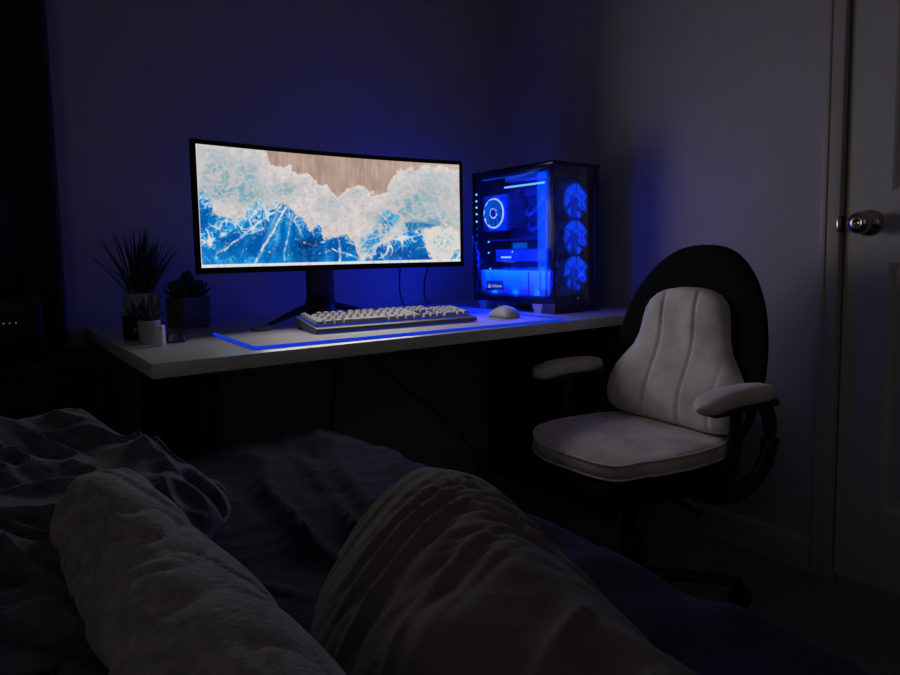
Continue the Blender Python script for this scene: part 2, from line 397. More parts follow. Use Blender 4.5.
def keymesh(mb, x, y, w_, d_):
    g = 0.0012; z0 = kz(y + d_ / 2 - 0.01) + 0.003; zt = z0 + 0.0095
    x0, x1, y0, y1 = x + g, x + w_ - g, y - 0.0097 + g, y - 0.0097 + d_ - g
    i = 0.0028
    s0 = (y0 - y) * SL; s1 = (y1 - y) * SL
    R = []
    for ins, z in ((0, z0), (i * 0.7, z0 + 0.006), (i, zt - 0.0008), (i + 0.001, zt)):
        R.append([(x0 + ins, y0 + ins, z), (x1 - ins, y0 + ins, z), (x1 - ins, y1 - ins * 0.6, z + s1 - s0), (x0 + ins, y1 - ins * 0.6, z + s1 - s0)])
    mb.grid(R, close=True, smooth=False); mb.add(R[-1], [(0, 1, 2, 3)]); mb.add(R[0], [(3, 2, 1, 0)])
keys.sort(key=lambda k: k[1])
cache = {}
rest = MB()
for i, (x, y, w_, d_, kk) in enumerate(keys):
    if i >= 100: keymesh(rest, x, y, w_, d_); continue
    key = (round(w_, 4), round(d_, 4))
    if key not in cache:
        mb = MB(); keymesh(mb, 0, 0, w_, d_); o = mb.build('keycap', M['keycap'], kbd); cache[key] = o
    else:
        o = cache[key].copy(); COL.objects.link(o); o.parent = kbd
    o.location = (x, y, y * SL)
if rest.v: tag(rest.build('keycaps', M['keycap'], kbd), kind='stuff')

# ------------------------------------------------------------------ mouse
ms = thing('computer_mouse', 'white computer mouse lying on the mat in front of the tower', 'mouse', (1.336, 1.560, ZD + 0.0036), radians(-8))
P = []
for i in range(21):
    s = i / 20; y = -0.062 + 0.124 * s
    wd = 0.033 * (max(0.0, 1 - (2 * s - 1) ** 4)) ** 0.5 * (1.05 - 0.12 * sin(pi * s) + 0.06 * (0.5 - s))
    hh = max(0.0, 0.034 * sin(pi * (s ** 0.8)) ** 0.6)
    wd = max(wd, 0.001)
    row = []
    for k in range(13):
        a = pi * k / 12
        row.append((wd * cos(a), y, 0.002 + hh * (sin(a) ** 0.7 if sin(a) > 0 else 0)))
    P.append(row)
b = MB().grid(P, close=True)
b.build('shell', M['mouse'], ms)
MB().lathe([(0.0, -0.0035), (0.009, -0.0035), (0.010, 0), (0.009, 0.0035), (0, 0.0035)], 16, (0, 0.032, 0.0275), 'x').build('scroll_wheel', M['black'], ms)
MB().box(-0.024, 0.024, -0.045, 0.045, 0.0, 0.0025).build('glide_foot', M['black'], ms)

# ------------------------------------------------------------------ monitor
MX0, MW, MY, MZ1, MH = 0.468, 0.841, 1.73, 1.2327, 0.337
RAD = 2.8
mon = thing('monitor', 'curved ultrawide monitor showing waves breaking on a beach', 'monitor', (MX0 + MW / 2, 1.90, ZD))
half = MW / 2; A = math.asin(half / RAD)
y_end = MY - 1.90
def mcurve(s, off):     # s in -1..1 ; off = distance behind the front surface
    a = A * s; r = RAD + off
    return (r * sin(a), y_end + (r * cos(a) - RAD * cos(A)))
zb, zt = MZ1 - MH - ZD, MZ1 - ZD
N = 64
ring = []
for i in range(N + 1):
    s = -1 + 2 * i / N
    f0 = mcurve(s, 0.0); f1 = mcurve(s, 0.010); e = 1 - abs(s) ** 8 * 0.4
    f2 = mcurve(s, 0.012 + 0.04 * e * (1 - s * s) ** 0.5)
    ring.append([(*f0, zb), (*f0, zt), (*f1, zt), (f2[0], f2[1], zt - 0.05), (f2[0], f2[1], zb + 0.05), (*f1, zb)])
b = MB().grid(ring, close=True, smooth=False)
b.add(ring[0], [(0, 1, 2, 3, 4, 5)]); b.add(ring[-1], [(5, 4, 3, 2, 1, 0)])
hs = b.build('housing', M['black'], mon)
# bezel frame standing proud around the screen
bz = MB(); lp, tp, bp_ = 0.0105, 0.012, 0.016
for (za, zc) in ((zb, zb + bp_), (zt - tp, zt)):
    R = []
    for i in range(N + 1):
        s = -1 + 2 * i / N; a0 = mcurve(s, -0.003); a1 = mcurve(s, 0.001)
        R.append([(*a0, za), (*a0, zc), (*a1, zc), (*a1, za)])
    bz.grid(R, close=True, smooth=False); bz.add(R[0], [(0, 1, 2, 3)]); bz.add(R[-1], [(3, 2, 1, 0)])
for sg in (-1, 1):
    R = []
    for s in (1 - lp / half, 1.0):
        a0 = mcurve(sg * s, -0.003); a1 = mcurve(sg * s, 0.001)
        R.append([(*a0, zb), (*a0, zt), (*a1, zt), (*a1, zb)])
    bz.grid(R, close=True, smooth=False); bz.add(R[0], [(0, 1, 2, 3)]); bz.add(R[1], [(3, 2, 1, 0)])
bz.build('bezel', M['gloss'], mon)

# the picture on the screen, worked out from noise and shore line curves
def homog(src, dst):
    Am = []; bb = []
    for (x, y), (u, v) in zip(src, dst):
        Am.append([x, y, 1, 0, 0, 0, -u * x, -u * y]); bb.append(u)
        Am.append([0, 0, 0, x, y, 1, -v * x, -v * y]); bb.append(v)
    h = np.linalg.solve(np.array(Am, float), np.array(bb, float)); return np.append(h, 1).reshape(3, 3)
HM = homog([(0, 0), (1, 0), (0, 1), (1, 1)], [(50, 40), (840, 105), (68, 418), (838, 400)])
SAND = [(262, -40), (275, 66), (282, 102), (300, 108), (318, 104), (345, 108), (362, 128), (385, 130), (402, 128), (425, 150), (438, 165), (455, 170), (478, 192), (492, 208), (500, 192), (520, 178), (535, 168), (552, 163), (570, 166), (580, 188), (600, 192), (625, 192), (636, 172), (648, 150), (662, 128), (680, 110), (694, 120), (720, 116), (760, 108), (800, 112), (840, 122)]
SEA = [(50, 195), (75, 200), (95, 204), (108, 250), (128, 268), (150, 268), (175, 285), (200, 262), (215, 235), (240, 222), (270, 232), (300, 228), (325, 225), (345, 240), (370, 262), (392, 290), (408, 312), (420, 300), (430, 282), (440, 300), (448, 332), (480, 322), (510, 325), (535, 345), (550, 385), (575, 388), (600, 368), (640, 338), (665, 322), (700, 302), (735, 312), (745, 372), (760, 385), (800, 392), (830, 372), (840, 366)]
def fbm(x, y, z=0.0, o=4): return noise.fractal((x, y, z), 0.9, 2.0, o, noise_basis='PERLIN_ORIGINAL')
def mix3(a, b, t): return (a[0] + (b[0] - a[0]) * t, a[1] + (b[1] - a[1]) * t, a[2] + (b[2] - a[2]) * t)
def blob(x, y, cx_, cy_, rx, ry): return exp(-(((x - cx_) / rx) ** 2 + ((y - cy_) / ry) ** 2))
def segd(x, y, ax, ay, bx, by):
    t = ((x - ax) * (bx - ax) + (y - ay) * (by - ay)) / ((bx - ax) ** 2 + (by - ay) ** 2)
    tt = min(1, max(0, t)); return hypot(x - ax - tt * (bx - ax), y - ay - tt * (by - ay)), t
def veins(x, y, f, z, amp):
    wx = x + amp * noise.noise((x * f * 0.7, y * f * 0.7, z)); wy = y + amp * noise.noise((x * f * 0.7, y * f * 0.7, z + 5))
    return abs(noise.noise((wx * f, wy * f * 1.15, z + 9)))
def picture(u, v):
    if v > 0.974:
        n_ = fbm(u * 60, 3.0); return mix3((226, 226, 232), (178, 196, 222), sm(0.0, 0.5, n_) * 0.6)
    if u < 0.005: return (225, 222, 222)
    q = HM @ np.array([u, v, 1.0]); x, y = q[0] / q[2], q[1] / q[2]
    wx = x + 8 * fbm(x * 0.03, y * 0.03, 1.3); wy = y + 9 * fbm(x * 0.03, y * 0.03, 5.1)
    n1 = fbm(x * 0.013, y * 0.013, 2.0); n2 = fbm(x * 0.045, y * 0.045, 3.0); n3 = fbm(x * 0.11, y * 0.11, 4.0)
    ds = wy - interp(SAND, wx) + 4 * n2          # >0 below the sand edge
    db = wy - interp(SEA, wx)                    # >0 in the sea
    # sand
    sand = mix3((166, 140, 128), (186, 160, 147), 0.5 + 0.6 * n1)
    st = fbm(x * 0.10, y * 0.014, 7.0)
    sand = mix3(sand, (206, 184, 170), max(0, st) * 0.6); sand = mix3(sand, (148, 122, 112), max(0, -st) * 0.5)
    sand = mix3(sand, (210, 194, 180), sm(660, 800, x) * 0.75)
    # foam
    v1, v2 = veins(x, y, 0.022, 3.0, 26), veins(x, y, 0.055, 13.0, 14)
    foam = mix3((206, 198, 196), (222, 215, 213), 0.5 + 0.8 * n2)
    foam = mix3(foam, (186, 180, 184), min(1, max(0, n3) * 0.9 + max(0, -n2) * 0.7))
    tw = 1.1 * blob(x, y, 120, 125, 62, 34) + 1.1 * blob(x, y, 190, 150, 60, 40) + 1.1 * blob(x, y, 110, 185, 66, 26) + 0.9 * blob(x, y, 215, 205, 70, 30) + 1.0 * blob(x, y, 332, 178, 42, 22) + 1.1 * blob(x, y, 690, 225, 46, 42) + 1.1 * blob(x, y, 628, 268, 40, 25) + 1.0 * blob(x, y, 770, 278, 62, 34) + 0.7 * blob(x, y, 770, 190, 66, 60) + 0.7 * blob(x, y, 545, 192, 26, 15) + 0.55 * blob(x, y, 470, 225, 40, 40) + 0.5 * blob(x, y, 100, 70, 60, 22) + 0.5 * blob(x, y, 230, 105, 40, 26)
    lace = max(1 - sm(0.02, 0.13, v1), 0.85 * (1 - sm(0.03, 0.16, v2)))
    tt = 0.82 * min(1, tw) * (1 - 0.8 * lace * (0.6 + 0.4 * sm(-0.2, 0.3, n3))) * sm(-0.5, 0.15, n2 + 0.5 * n1 + 0.1)
    foam = mix3(foam, (112, 160, 176), tt * 0.95)
    foam = mix3(foam, (40, 140, 190), max(0, tt - 0.6) * 1.3 * sm(-0.2, 0.3, n3) * sm(120, 220, y))
    # sea
    deep, mid_, cyn = (2, 78, 158), (4, 118, 200), (34, 160, 220)
    sea = mix3(mid_, cyn, sm(0.0, 0.5, n2 + 0.6 * n1) * 0.85)
    sea = mix3(sea, deep, sm(0.0, 0.5, -n1 + 0.5 * n2) * 0.75)
    sea = mix3(sea, (8, 44, 104), 0.95 * min(1, 1.3 * blob(x, y, 392, 358, 46, 34)) * sm(-0.5, 0.2, n2 + 0.15))
    sea = mix3(sea, (10, 66, 150), 0.8 * blob(x, y, 660, 372, 80, 24))
    ang = atan2(x - 345, y - 160); rr_ = hypot(x - 345, y - 160)
    ray = fbm(ang * 7.0, rr_ * 0.004, 9.0, 3)
    inray = sm(40, 80, rr_) * (1 - sm(190, 280, rr_)) * sm(-1.15, -0.9, ang) * (1 - sm(0.15, 0.4, ang))
    sea = mix3(sea, (150, 206, 232), min(1, max(0, ray) * 1.3) * inray * (1 - 0.6 * sm(-0.35, 0.1, ang)) * (1 - 0.5 * sm(90, 200, rr_)))
    sea = mix3(sea, (0, 84, 168), min(1, max(0, -ray) * 1.1) * inray)
    # lace of foam floating on the sea
    near = 1 - sm(0, 80, db)
    left = (1 - sm(270, 330, x)) * 0.75 * (1 - sm(330, 400, y) * 0.7)
    k = max(near, left)
    lt = max(1 - sm(0.0, 0.03 + 0.11 * k, v1), 0.9 * (1 - sm(0.0, 0.02 + 0.12 * k, v2)))
    lt *= min(1, 1.3 * k) * sm(-0.45, 0.1, n1 + n2 * 0.6)
    sea = mix3(sea, (222, 222, 224), min(1, lt * 1.1))
    sea = mix3(sea, (200, 226, 240), sm(0.45, 0.65, n3) * sm(-0.1, 0.3, n2) * 0.8)
    for (ax, ay, bx, by, w_) in ((330, 235, 234, 402, 3.6), (318, 228, 140, 362, 2.6), (262, 300, 190, 322, 2.2), (352, 250, 322, 395, 1.6), (492, 335, 494, 400, 3.2), (620, 335, 545, 398, 4.6), (470, 360, 560, 394, 2.4)):
        d_, t_ = segd(wx * 0.5 + x * 0.5, wy * 0.5 + y * 0.5, ax, ay, bx, by)
        sea = mix3(sea, (228, 228, 230), (1 - sm(0.4 * w_, 1.5 * w_, d_)) * (0.45 + 0.55 * sm(-0.3, 0.2, n2)))
    # inner blue pocket
    d_, t_ = segd(wx, wy, 648, 262, 575, 352)
    pocket = (1 - sm(12, 28, d_)) * sm(-0.35, 0.1, n2 + 0.4 * n1 + 0.15) * (1 - 0.8 * lace)
    foam = mix3(foam, mix3((12, 124, 204), (80, 176, 214), sm(-0.2, 0.4, n2)), min(1, pocket * 1.1))
    d_, t_ = segd(wx, wy, 700, 292, 770, 280)
    pocket = (1 - sm(8, 20, d_)) * (1 - 0.6 * lace); foam = mix3(foam, (20, 110, 176), min(1, pocket) * 0.9)
    # curl at the lower right
    rc = hypot((wx - 790) / 1.05, wy - 342) + 11 * n2 + 5 * n3
    if rc < 48:
        sw = 0.5 + 0.5 * sin(rc * 0.42 + 2 * atan2(wy - 342, wx - 790) + 3 * n2)
        cc = mix3((222, 214, 208), (120, 182, 198), max(0.35 * sm(0.5, 1.0, sw), 0.8 * sm(0.1, 0.45, n3)) * (1 - sm(28, 42, rc))); foam = cc; db = lerp(db, -30, 1 - sm(36, 46, rc))
    bl = sm(-6, 6, db + 12 * n2 + 7 * n3)
    c = mix3(foam, sea, bl)
    edge = exp(-((ds - 4) / 4.0) ** 2)
    c = mix3(c, (236, 228, 224), edge * 0.5)
    c = mix3(sand, c, sm(-4, 4, ds + 6 * n2 + 4 * n3))
    return c
nu, nv = 400, 160
P = []; C_ = []
zs0, zs1 = zb + bp_ - 0.001, zt - tp + 0.001
sl = 1 - lp / half + 0.002
for i in range(nu):
    u = i / (nu - 1); xx, yy = mcurve(-sl + 2 * sl * u, -0.0012)
    for j in range(nv):
        v = j / (nv - 1); P.append((xx, yy, zs1 + (zs0 - zs1) * v))
        c = picture(u, v); C_ += [lin(max(0, min(255, c[0]))), lin(max(0, min(255, c[1]))), lin(max(0, min(255, c[2]))), 1.0]
F_ = [(i * nv + j, i * nv + j + 1, (i + 1) * nv + j + 1, (i + 1) * nv + j) for i in range(nu - 1) for j in range(nv - 1)]
me = bpy.data.meshes.new('screen'); me.from_pydata(P, [], F_); me.update()
ca = me.color_attributes.new('picture', 'FLOAT_COLOR', 'POINT'); ca.data.foreach_set('color', C_)
sm_ = bpy.data.materials.new('lit_screen'); sm_.use_nodes = True; nt = sm_.node_tree; nt.nodes.clear()
at = nt.nodes.new('ShaderNodeAttribute'); at.attribute_name = 'picture'
em = nt.nodes.new('ShaderNodeEmission'); em.inputs['Strength'].default_value = 1.0
ou = nt.nodes.new('ShaderNodeOutputMaterial'); nt.links.new(at.outputs['Color'], em.inputs['Color']); nt.links.new(em.outputs[0], ou.inputs[0])
me.materials.append(sm_)
so = bpy.data.objects.new('screen', me); COL.objects.link(so); so.parent = mon
# stand
ymid = y_end + RAD * (1 - cos(A))
MB().box(-0.042, 0.042, 0.0, 0.034, 0.055, 0.40, 0.006).build('stand_neck', M['blackmetal'], mon)
MB().box(-0.05, 0.05, ymid + 0.03, 0.002, 0.27, 0.37, 0.005).build('mount_plate', M['blackmetal'], mon)
for sg in (-1, 1):
    pts = bez([(0.0, 0.015, 0.052), (sg * 0.06, 0.01, 0.048), (sg * 0.12, -0.01, 0.024), (sg * 0.165, -0.03, 0.012), (sg * 0.19, -0.045, 0.008)], 14)
    MB().tube(pts, [0.030 - 0.0015 * k for k in range(15)], 12, flat=0.42).build('stand_leg', M['blackmetal'], mon)
MB().lathe([(0, 0.0), (0.05, 0.0), (0.05, 0.03), (0.045, 0.07), (0, 0.075)], 24, (0, 0.02, 0.0)).build('stand_hub', M['blackmetal'], mon)
# thin cables dropping behind the monitor
for k, (xa, xb, lab) in enumerate(((1.20, 1.29, 'thin dark cable hanging behind the monitor, the one nearer its stand'), (1.33, 1.40, 'thin dark cable hanging behind the monitor, the one nearer the tower'))):
    tag(MB().tube(bez([(xa, 1.86, 1.0), (xa + 0.02, 1.98, 0.93), (xb, 2.10, 0.88), (xb + 0.03, 2.16, 0.80), (xb + 0.05, 2.18, 0.742), (xb + 0.1, 2.21, 0.7385)]), 0.0028, 8).build('video_cable', M['black']), lab, 'cable')

# ------------------------------------------------------------------ computer tower
TW, TD, TH = 0.226, 0.408, 0.494
pc = thing('computer_tower', 'black glass-sided computer tower glowing blue at the right end of the desk', 'computer', (1.5297, 1.543, ZD), 0.0234)
b = MB(); fr_ = 0.016
# steel frame: four pillars, rails, roof and floor
for x0 in (0.004, TW - fr_):
    for y0 in (0.0, TD - fr_): b.box(x0, x0 + fr_ - 0.004, y0, y0 + fr_, 0.03, TH - 0.004, 0.002)
for z0 in (0.040, TH - 0.020):
    for x0 in (0.004, TW - fr_): b.box(x0, x0 + fr_ - 0.004, fr_, TD - fr_, z0, z0 + 0.014)
    for y0 in (0.0, TD - fr_): b.box(fr_, TW - fr_, y0, y0 + fr_, z0, z0 + 0.014)
b.box(0.004, TW - 0.004, 0.004, TD - 0.004, 0.030, 0.040)
b.build('frame', M['pcblack'], pc)
MB().box(-0.001, TW + 0.001, -0.006, TD, TH - 0.012, TH, 0.004).build('top_panel', M['gloss'], pc)
MB().box(TW - 0.012, TW - 0.008, fr_, TD - fr_, 0.054, TH - 0.02).build('right_panel', M['pcblack'], pc)
MB().box(fr_, TW - fr_, TD - 0.010, TD - 0.006, 0.054, TH - 0.02).build('back_panel', M['pcblack'], pc)
MB().box(0.0, 0.004, 0.004, TD - 0.002, 0.050, TH - 0.012, 0.0008).build('side_glass', M['sideglass'], pc)
MB().box(0.004, TW - 0.004, -0.006, -0.001, 0.032, TH - 0.012, 0.0008).build('front_glass', M['frontglass'], pc)
# plinth at the bottom of the front and feet
b = MB().box(0.002, TW - 0.002, -0.008, 0.05, 0.0, 0.032, 0.003)
for k in range(24): b.box(0.012 + k * 0.0085, 0.015 + k * 0.0085, -0.0095, -0.007, 0.006, 0.026)
b.build('plinth', M['pcdark'], pc)
for y0 in (0.06, TD - 0.065):
    for x0 in (0.006, TW - 0.032):
        MB().prism([(y0, 0.0), (y0 + 0.03, 0.0), (y0 + 0.044, 0.031), (y0 - 0.008, 0.031)], x0, x0 + 0.026, 'x').build('foot', M['pcwhite'], pc)
# inside
MB().box(0.176, 0.180, fr_, TD - fr_, 0.054, TH - 0.02).build('motherboard_tray', M['pcgrey'], pc)
mbd = MB().box(0.166, 0.174, 0.095, 0.365, 0.150, 0.440)
for (y0, y1, z0, z1, h) in ((0.30, 0.36, 0.36, 0.43, 0.03), (0.11, 0.14, 0.17, 0.24, 0.012), (0.18, 0.28, 0.405, 0.435, 0.025), (0.24, 0.34, 0.19, 0.20, 0.01), (0.11, 0.16, 0.26, 0.275, 0.01), (0.2, 0.23, 0.26, 0.28, 0.008)):
    mbd.box(0.166 - h, 0.167, y0, y1, z0, z1, 0.002)
mbd.build('motherboard', M['board'], pc)
for k in range(4):
    r_ = MB().box(0.128, 0.166, 0.150 - 0.0, 0.157, 0.30, 0.42, 0.001)
    o = r_.build('memory_stick', M['card'], pc); o.location = (0, -0.012 * k, 0)
    MB().box(0.124, 0.128, 0.150, 0.157, 0.355, 0.405).build('light_bar', M['ledsoft'], o)
# graphics card with its support shelf
gc = MB().box(0.045, 0.160, 0.030, 0.330, 0.170, 0.215, 0.004).build('graphics_card', M['card'], pc)
MB().box(0.0435, 0.046, 0.165, 0.235, 0.216, 0.236).build('backlit_plate', M['ringblade'], gc)
MB().box(0.0435, 0.046, 0.06, 0.125, 0.176, 0.198).build('silver_plate', M['pcgrey'], gc)
MB().box(0.0435, 0.0452, 0.245, 0.300, 0.183, 0.189).build('backlit_name', M['ring'], gc)
b = MB()
for yc in (0.085, 0.18, 0.275): b.lathe([(0.0, 0.0), (0.038, 0.0), (0.040, -0.006), (0.0, -0.006)], 24, (0.10, yc, 0.170))
b.build('cooling_fans', M['fandark'], gc)
MB().box(0.03, 0.165, fr_, TD - fr_, 0.246, 0.250).build('card_shelf', M['pcblack'], pc)
# power supply cover
sh = MB().box(0.020, 0.174, 0.02, TD - 0.02, 0.055, 0.140, 0.003).build('power_supply_cover', M['pcwhite'], pc)
for y0 in (0.075, 0.13): MB().box(0.0185, 0.021, y0, y0 + 0.004, 0.060, 0.136).build('seam', M['pcblack'], sh)
pl = MB().box(0.0165, 0.0205, 0.262, 0.350, 0.068, 0.102, 0.001).build('badge', M['black'], pc)
# little sail emblem and lettering on the badge, read from the left side of the case
def sail(mb, y, z, s, x):
    for k, (w0, h0, o0) in enumerate(((0.28, 1.0, 0.0), (0.26, 0.8, -0.30), (0.26, 0.66, 0.26))):
        mb.add([(x, y - (o0 - w0 / 2) * s, z), (x, y - (o0 + w0 / 2) * s, z), (x, y - (o0 + 0.02) * s, z + h0 * s)], [(0, 1, 2)])
b = MB(); sail(b, 0.333, 0.076, 0.020, 0.0161); b.build('sail_emblem', M['whitemark'], pl, fix=False)
text('lettering', 'CORSAIR', 0.0135, M['whitemark'], pl, (0.0161, 0.321, 0.0785), (pi / 2, 0, -pi / 2))
# big ring fan facing the side glass
cf = MB().box(0.034, 0.060, 0.258, 0.388, 0.281, 0.410, 0.004).box(0.060, 0.150, 0.275, 0.375, 0.290, 0.400, 0.002).lathe([(0.0, 0), (0.02, 0), (0.02, 0.02), (0, 0.02)], 16, (0.148, 0.32, 0.345), 'x').build('cooler_fan', M['card'], pc)
def torus(mb, c, R, r, ax, n=48, m_=8):
    P = []
    for i in range(n + 1):
        a = 2 * pi * i / n; row = []
        for k in range(m_):
            t_ = 2 * pi * k / m_; q = R + r * cos(t_); h = r * sin(t_)
            row.append((c[0] + h, c[1] + q * cos(a), c[2] + q * sin(a)) if ax == 'x' else (c[0] + q * cos(a), c[1] + h, c[2] + q * sin(a)))
        P.append(row)
    mb.grid(P, close=True); return mb
FC = (0.032, 0.323, 0.345)
torus(MB(), FC, 0.0515, 0.0030, 'x').build('ring_light', M['ring'], cf)
torus(MB(), FC, 0.0165, 0.0034, 'x').build('inner_ring_light', M['ring'], cf)
def blades(mb, c, r0, r1, nb, ax, tw=0.7):
    for k in range(nb):
        a0 = 2 * pi * k / nb; P = []
        for i in range(7):
            r = lerp(r0, r1, i / 6); row = []
            for j in range(5):
                a = a0 + (j / 4) * (2 * pi / nb * 0.86) + 0.35 * i / 6; h = (j / 4 - 0.5) * 0.014 * tw
                row.append((c[0] + h, c[1] + r * cos(a), c[2] + r * sin(a)) if ax == 'x' else (c[0] + r * cos(a), c[1] + h, c[2] + r * sin(a)))
            P.append(row)
        mb.grid(P)
        Q = [[((p[0] + 0.0012, p[1], p[2]) if ax == 'x' else (p[0], p[1] + 0.0012, p[2])) for p in r_] for r_ in P]
        mb.grid(Q, flip=True)
    return mb
blades(MB(), (0.028, 0.323, 0.345), 0.018, 0.049, 9, 'x', 0.5).build('blade_wheel', M['ringblade'], cf, fix=False)
MB().lathe([(0.0, -0.004), (0.014, -0.004), (0.0155, 0.0), (0.0155, 0.01), (0, 0.01)], 24, FC, 'x').build('hub', M['fandark'], cf)
# hoses and wiring
MB().tube(bez([(0.11, 0.215, 0.31), (0.07, 0.19, 0.26), (0.06, 0.12, 0.26), (0.07, 0.085, 0.33), (0.09, 0.06, 0.44)]), 0.0085, 10).build('coolant_hose', M['card'], pc)
MB().tube(bez([(0.11, 0.215, 0.36), (0.06, 0.20, 0.33), (0.05, 0.15, 0.30), (0.07, 0.12, 0.36), (0.09, 0.08, 0.45)]), 0.0085, 10).build('coolant_hose', M['card'], pc)
for k in range(3): MB().tube(bez([(0.10, 0.05 - 0.006 * k, 0.19), (0.03, 0.04 - 0.006 * k, 0.20), (0.04, 0.03, 0.15), (0.10, 0.03 + 0.01 * k, 0.139)]), 0.0035, 8).build('power_lead', M['pcwhite'], pc)
MB().box(0.05, 0.15, 0.03, 0.28, 0.452, 0.468, 0.002).build('radiator', M['card'], pc)
# lit exhaust fan on the back
rf = MB().lathe([(0.052, 0.0), (0.058, 0.0), (0.058, 0.012), (0.052, 0.012), (0.052, 0.0)], 40, (0.09, TD - 0.004, 0.36), 'y').build('exhaust_fan', M['fandark'], pc)
blades(MB(), (0.09, TD + 0.002, 0.36), 0.018, 0.051, 7, 'y', 0.5).build('blade_wheel', M['fanlit'], rf, fix=False)
MB().lathe([(0.0, -0.004), (0.018, -0.004), (0.018, 0.008), (0, 0.008)], 24, (0.09, TD + 0.002, 0.36), 'y').build('hub', M['fandark'], rf)
# LED strips
MB().box(0.040, 0.046, 0.035, 0.275, 0.430, 0.436, 0.001).build('top_light_bar', M['led'], pc)
MB().box(0.020, 0.026, 0.05, 0.37, 0.464, 0.468, 0.001).build('upper_light_bar', M['ledsoft'], pc)
MB().box(0.0055, 0.011, 0.06, 0.345, 0.0515, 0.0540).build('lower_light_bar', M['ledsoft'], pc)
st_ = MB().box(0.006, 0.009, TD - 0.026, TD - 0.016, 0.10, 0.43).build('light_strip', M['pcblack'], pc)
for z in (0.416, 0.392, 0.369, 0.345, 0.318, 0.292, 0.268, 0.24, 0.212, 0.186, 0.158):
    MB().box(0.0045, 0.0065, TD - 0.0245, TD - 0.0165, z - 0.0034, z + 0.0034, 0.0008).build('light_dot', M['led'] if z > 0.31 else M['ledsoft'], st_)
for (y, z) in ((0.352, 0.243), (0.352, 0.203), (0.345, 0.145), (0.225, 0.205)):
    MB().box(0.030, 0.033, y - 0.003, y + 0.003, z - 0.003, z + 0.003, 0.0008).build('light_dot', M['led'], pc)
# three front fans behind the front glass
HEX = [(cos(radians(90 + 60 * k)), sin(radians(90 + 60 * k))) for k in range(6)]
for zc in (0.368, 0.250, 0.130):
    fc = (0.121, 0.018, zc)
    fb = MB().lathe([(0.060, 0.0), (0.063, 0.0), (0.063, 0.026), (0.060, 0.026), (0.060, 0.0)], 40, (fc[0], 0.010, zc), 'y').build('front_fan', M['fanlit2'], pc)
    MB().lathe([(0.0, 0.0), (0.0595, 0.0), (0.0595, 0.002), (0.0, 0.002)], 40, (fc[0], 0.034, zc), 'y').build('glow_disc', M['fanback'], fb)  # added glowing disc that fills the gaps between the lit blades
    blades(MB(), fc, 0.017, 0.0600, 7, 'y', 1.2).build('blade_wheel', M['fanlit'], fb, fix=False)
    MB().lathe([(0.0, -0.008), (0.015, -0.008), (0.017, -0.004), (0.017, 0.012), (0, 0.012)], 24, fc, 'y').build('hub', M['fanback'], fb)
    g = MB()
    for k in range(6):
        a, c = HEX[k], HEX[(k + 1) % 6]
        for R0 in (0.031, 0.066):
            g.tube([(fc[0] + a[0] * R0, 0.008, zc + a[1] * R0), (fc[0] + c[0] * R0, 0.008, zc + c[1] * R0)], 0.0016, 6)
        g.tube([(fc[0] + a[0] * 0.031, 0.008, zc + a[1] * 0.031), (fc[0] + a[0] * 0.066, 0.008, zc + a[1] * 0.066)], 0.0016, 6)
    g.build('hexagon_guard', M['pcblack'], fb)
MB().lathe([(0, -0.001), (0.0045, -0.001), (0.005, 0.0), (0.0, 0.0)], 16, (0.113, -0.0065, 0.046), 'y').build('front_emblem', M['whitecase'], pc)
MB().box(fr_, TW - fr_, 0.046, 0.049, 0.054, TH - 0.02).build('fan_bracket', M['pcblack'], pc)

# ------------------------------------------------------------------ plants and small things on the desk's left end
def leafblade(mb, base, dirn, length, width, droop, seg=7):
    d = Vector(dirn).normalized(); side = d.cross(Vector((0, 0, 1)))
    if side.length < 1e-3: side = Vector((1, 0, 0))
    side.normalize(); nrm = side.cross(d).normalized(); P = []
    for i in range(seg + 1):
        s = i / seg; p = Vector(base) + d * length * s + Vector((d.x, d.y, -0.6)) * droop * s * s * length
        wd = width * (min(1, 6 * s + 0.5)) * (1 - s) ** 0.6 * 0.5 + 0.0003
        P.append([p - side * wd, p - nrm * wd * 0.35, p + side * wd, p + nrm * wd * 0.2])
    mb.grid(P, close=True, smooth=True)
    return mb
g1 = thing('potted_grass', 'tall spiky grass plant in a pale round pot on the left of the desk', 'potted plant', (0.400, 2.07, ZD))
MB().lathe([(0, 0), (0.040, 0), (0.043, 0.006), (0.050, 0.095), (0.050, 0.105), (0.046, 0.105), (0.045, 0.095), (0.0, 0.093)], 32).build('pot', M['pot'], g1)
MB().lathe([(0.0, 0.0935), (0.045, 0.0935), (0.04, 0.099), (0.0, 0.101)], 24).build('soil', M['soil'], g1)
b = MB()
for k in range(70):
    a = random.uniform(0, 2 * pi); r = 0.030 * sqrt(random.random()); tl = random.uniform(0.05, 0.60) if k > 20 else random.uniform(0.02, 0.25)
    leafblade(b, (r * cos(a), r * sin(a), 0.095), (sin(tl) * cos(a), sin(tl) * sin(a), cos(tl)), random.uniform(0.14, 0.225) * (1 - 0.15 * tl), 0.0115, random.uniform(0.02, 0.30))
b.build('leaves', M['leaf'], g1, fix=False)

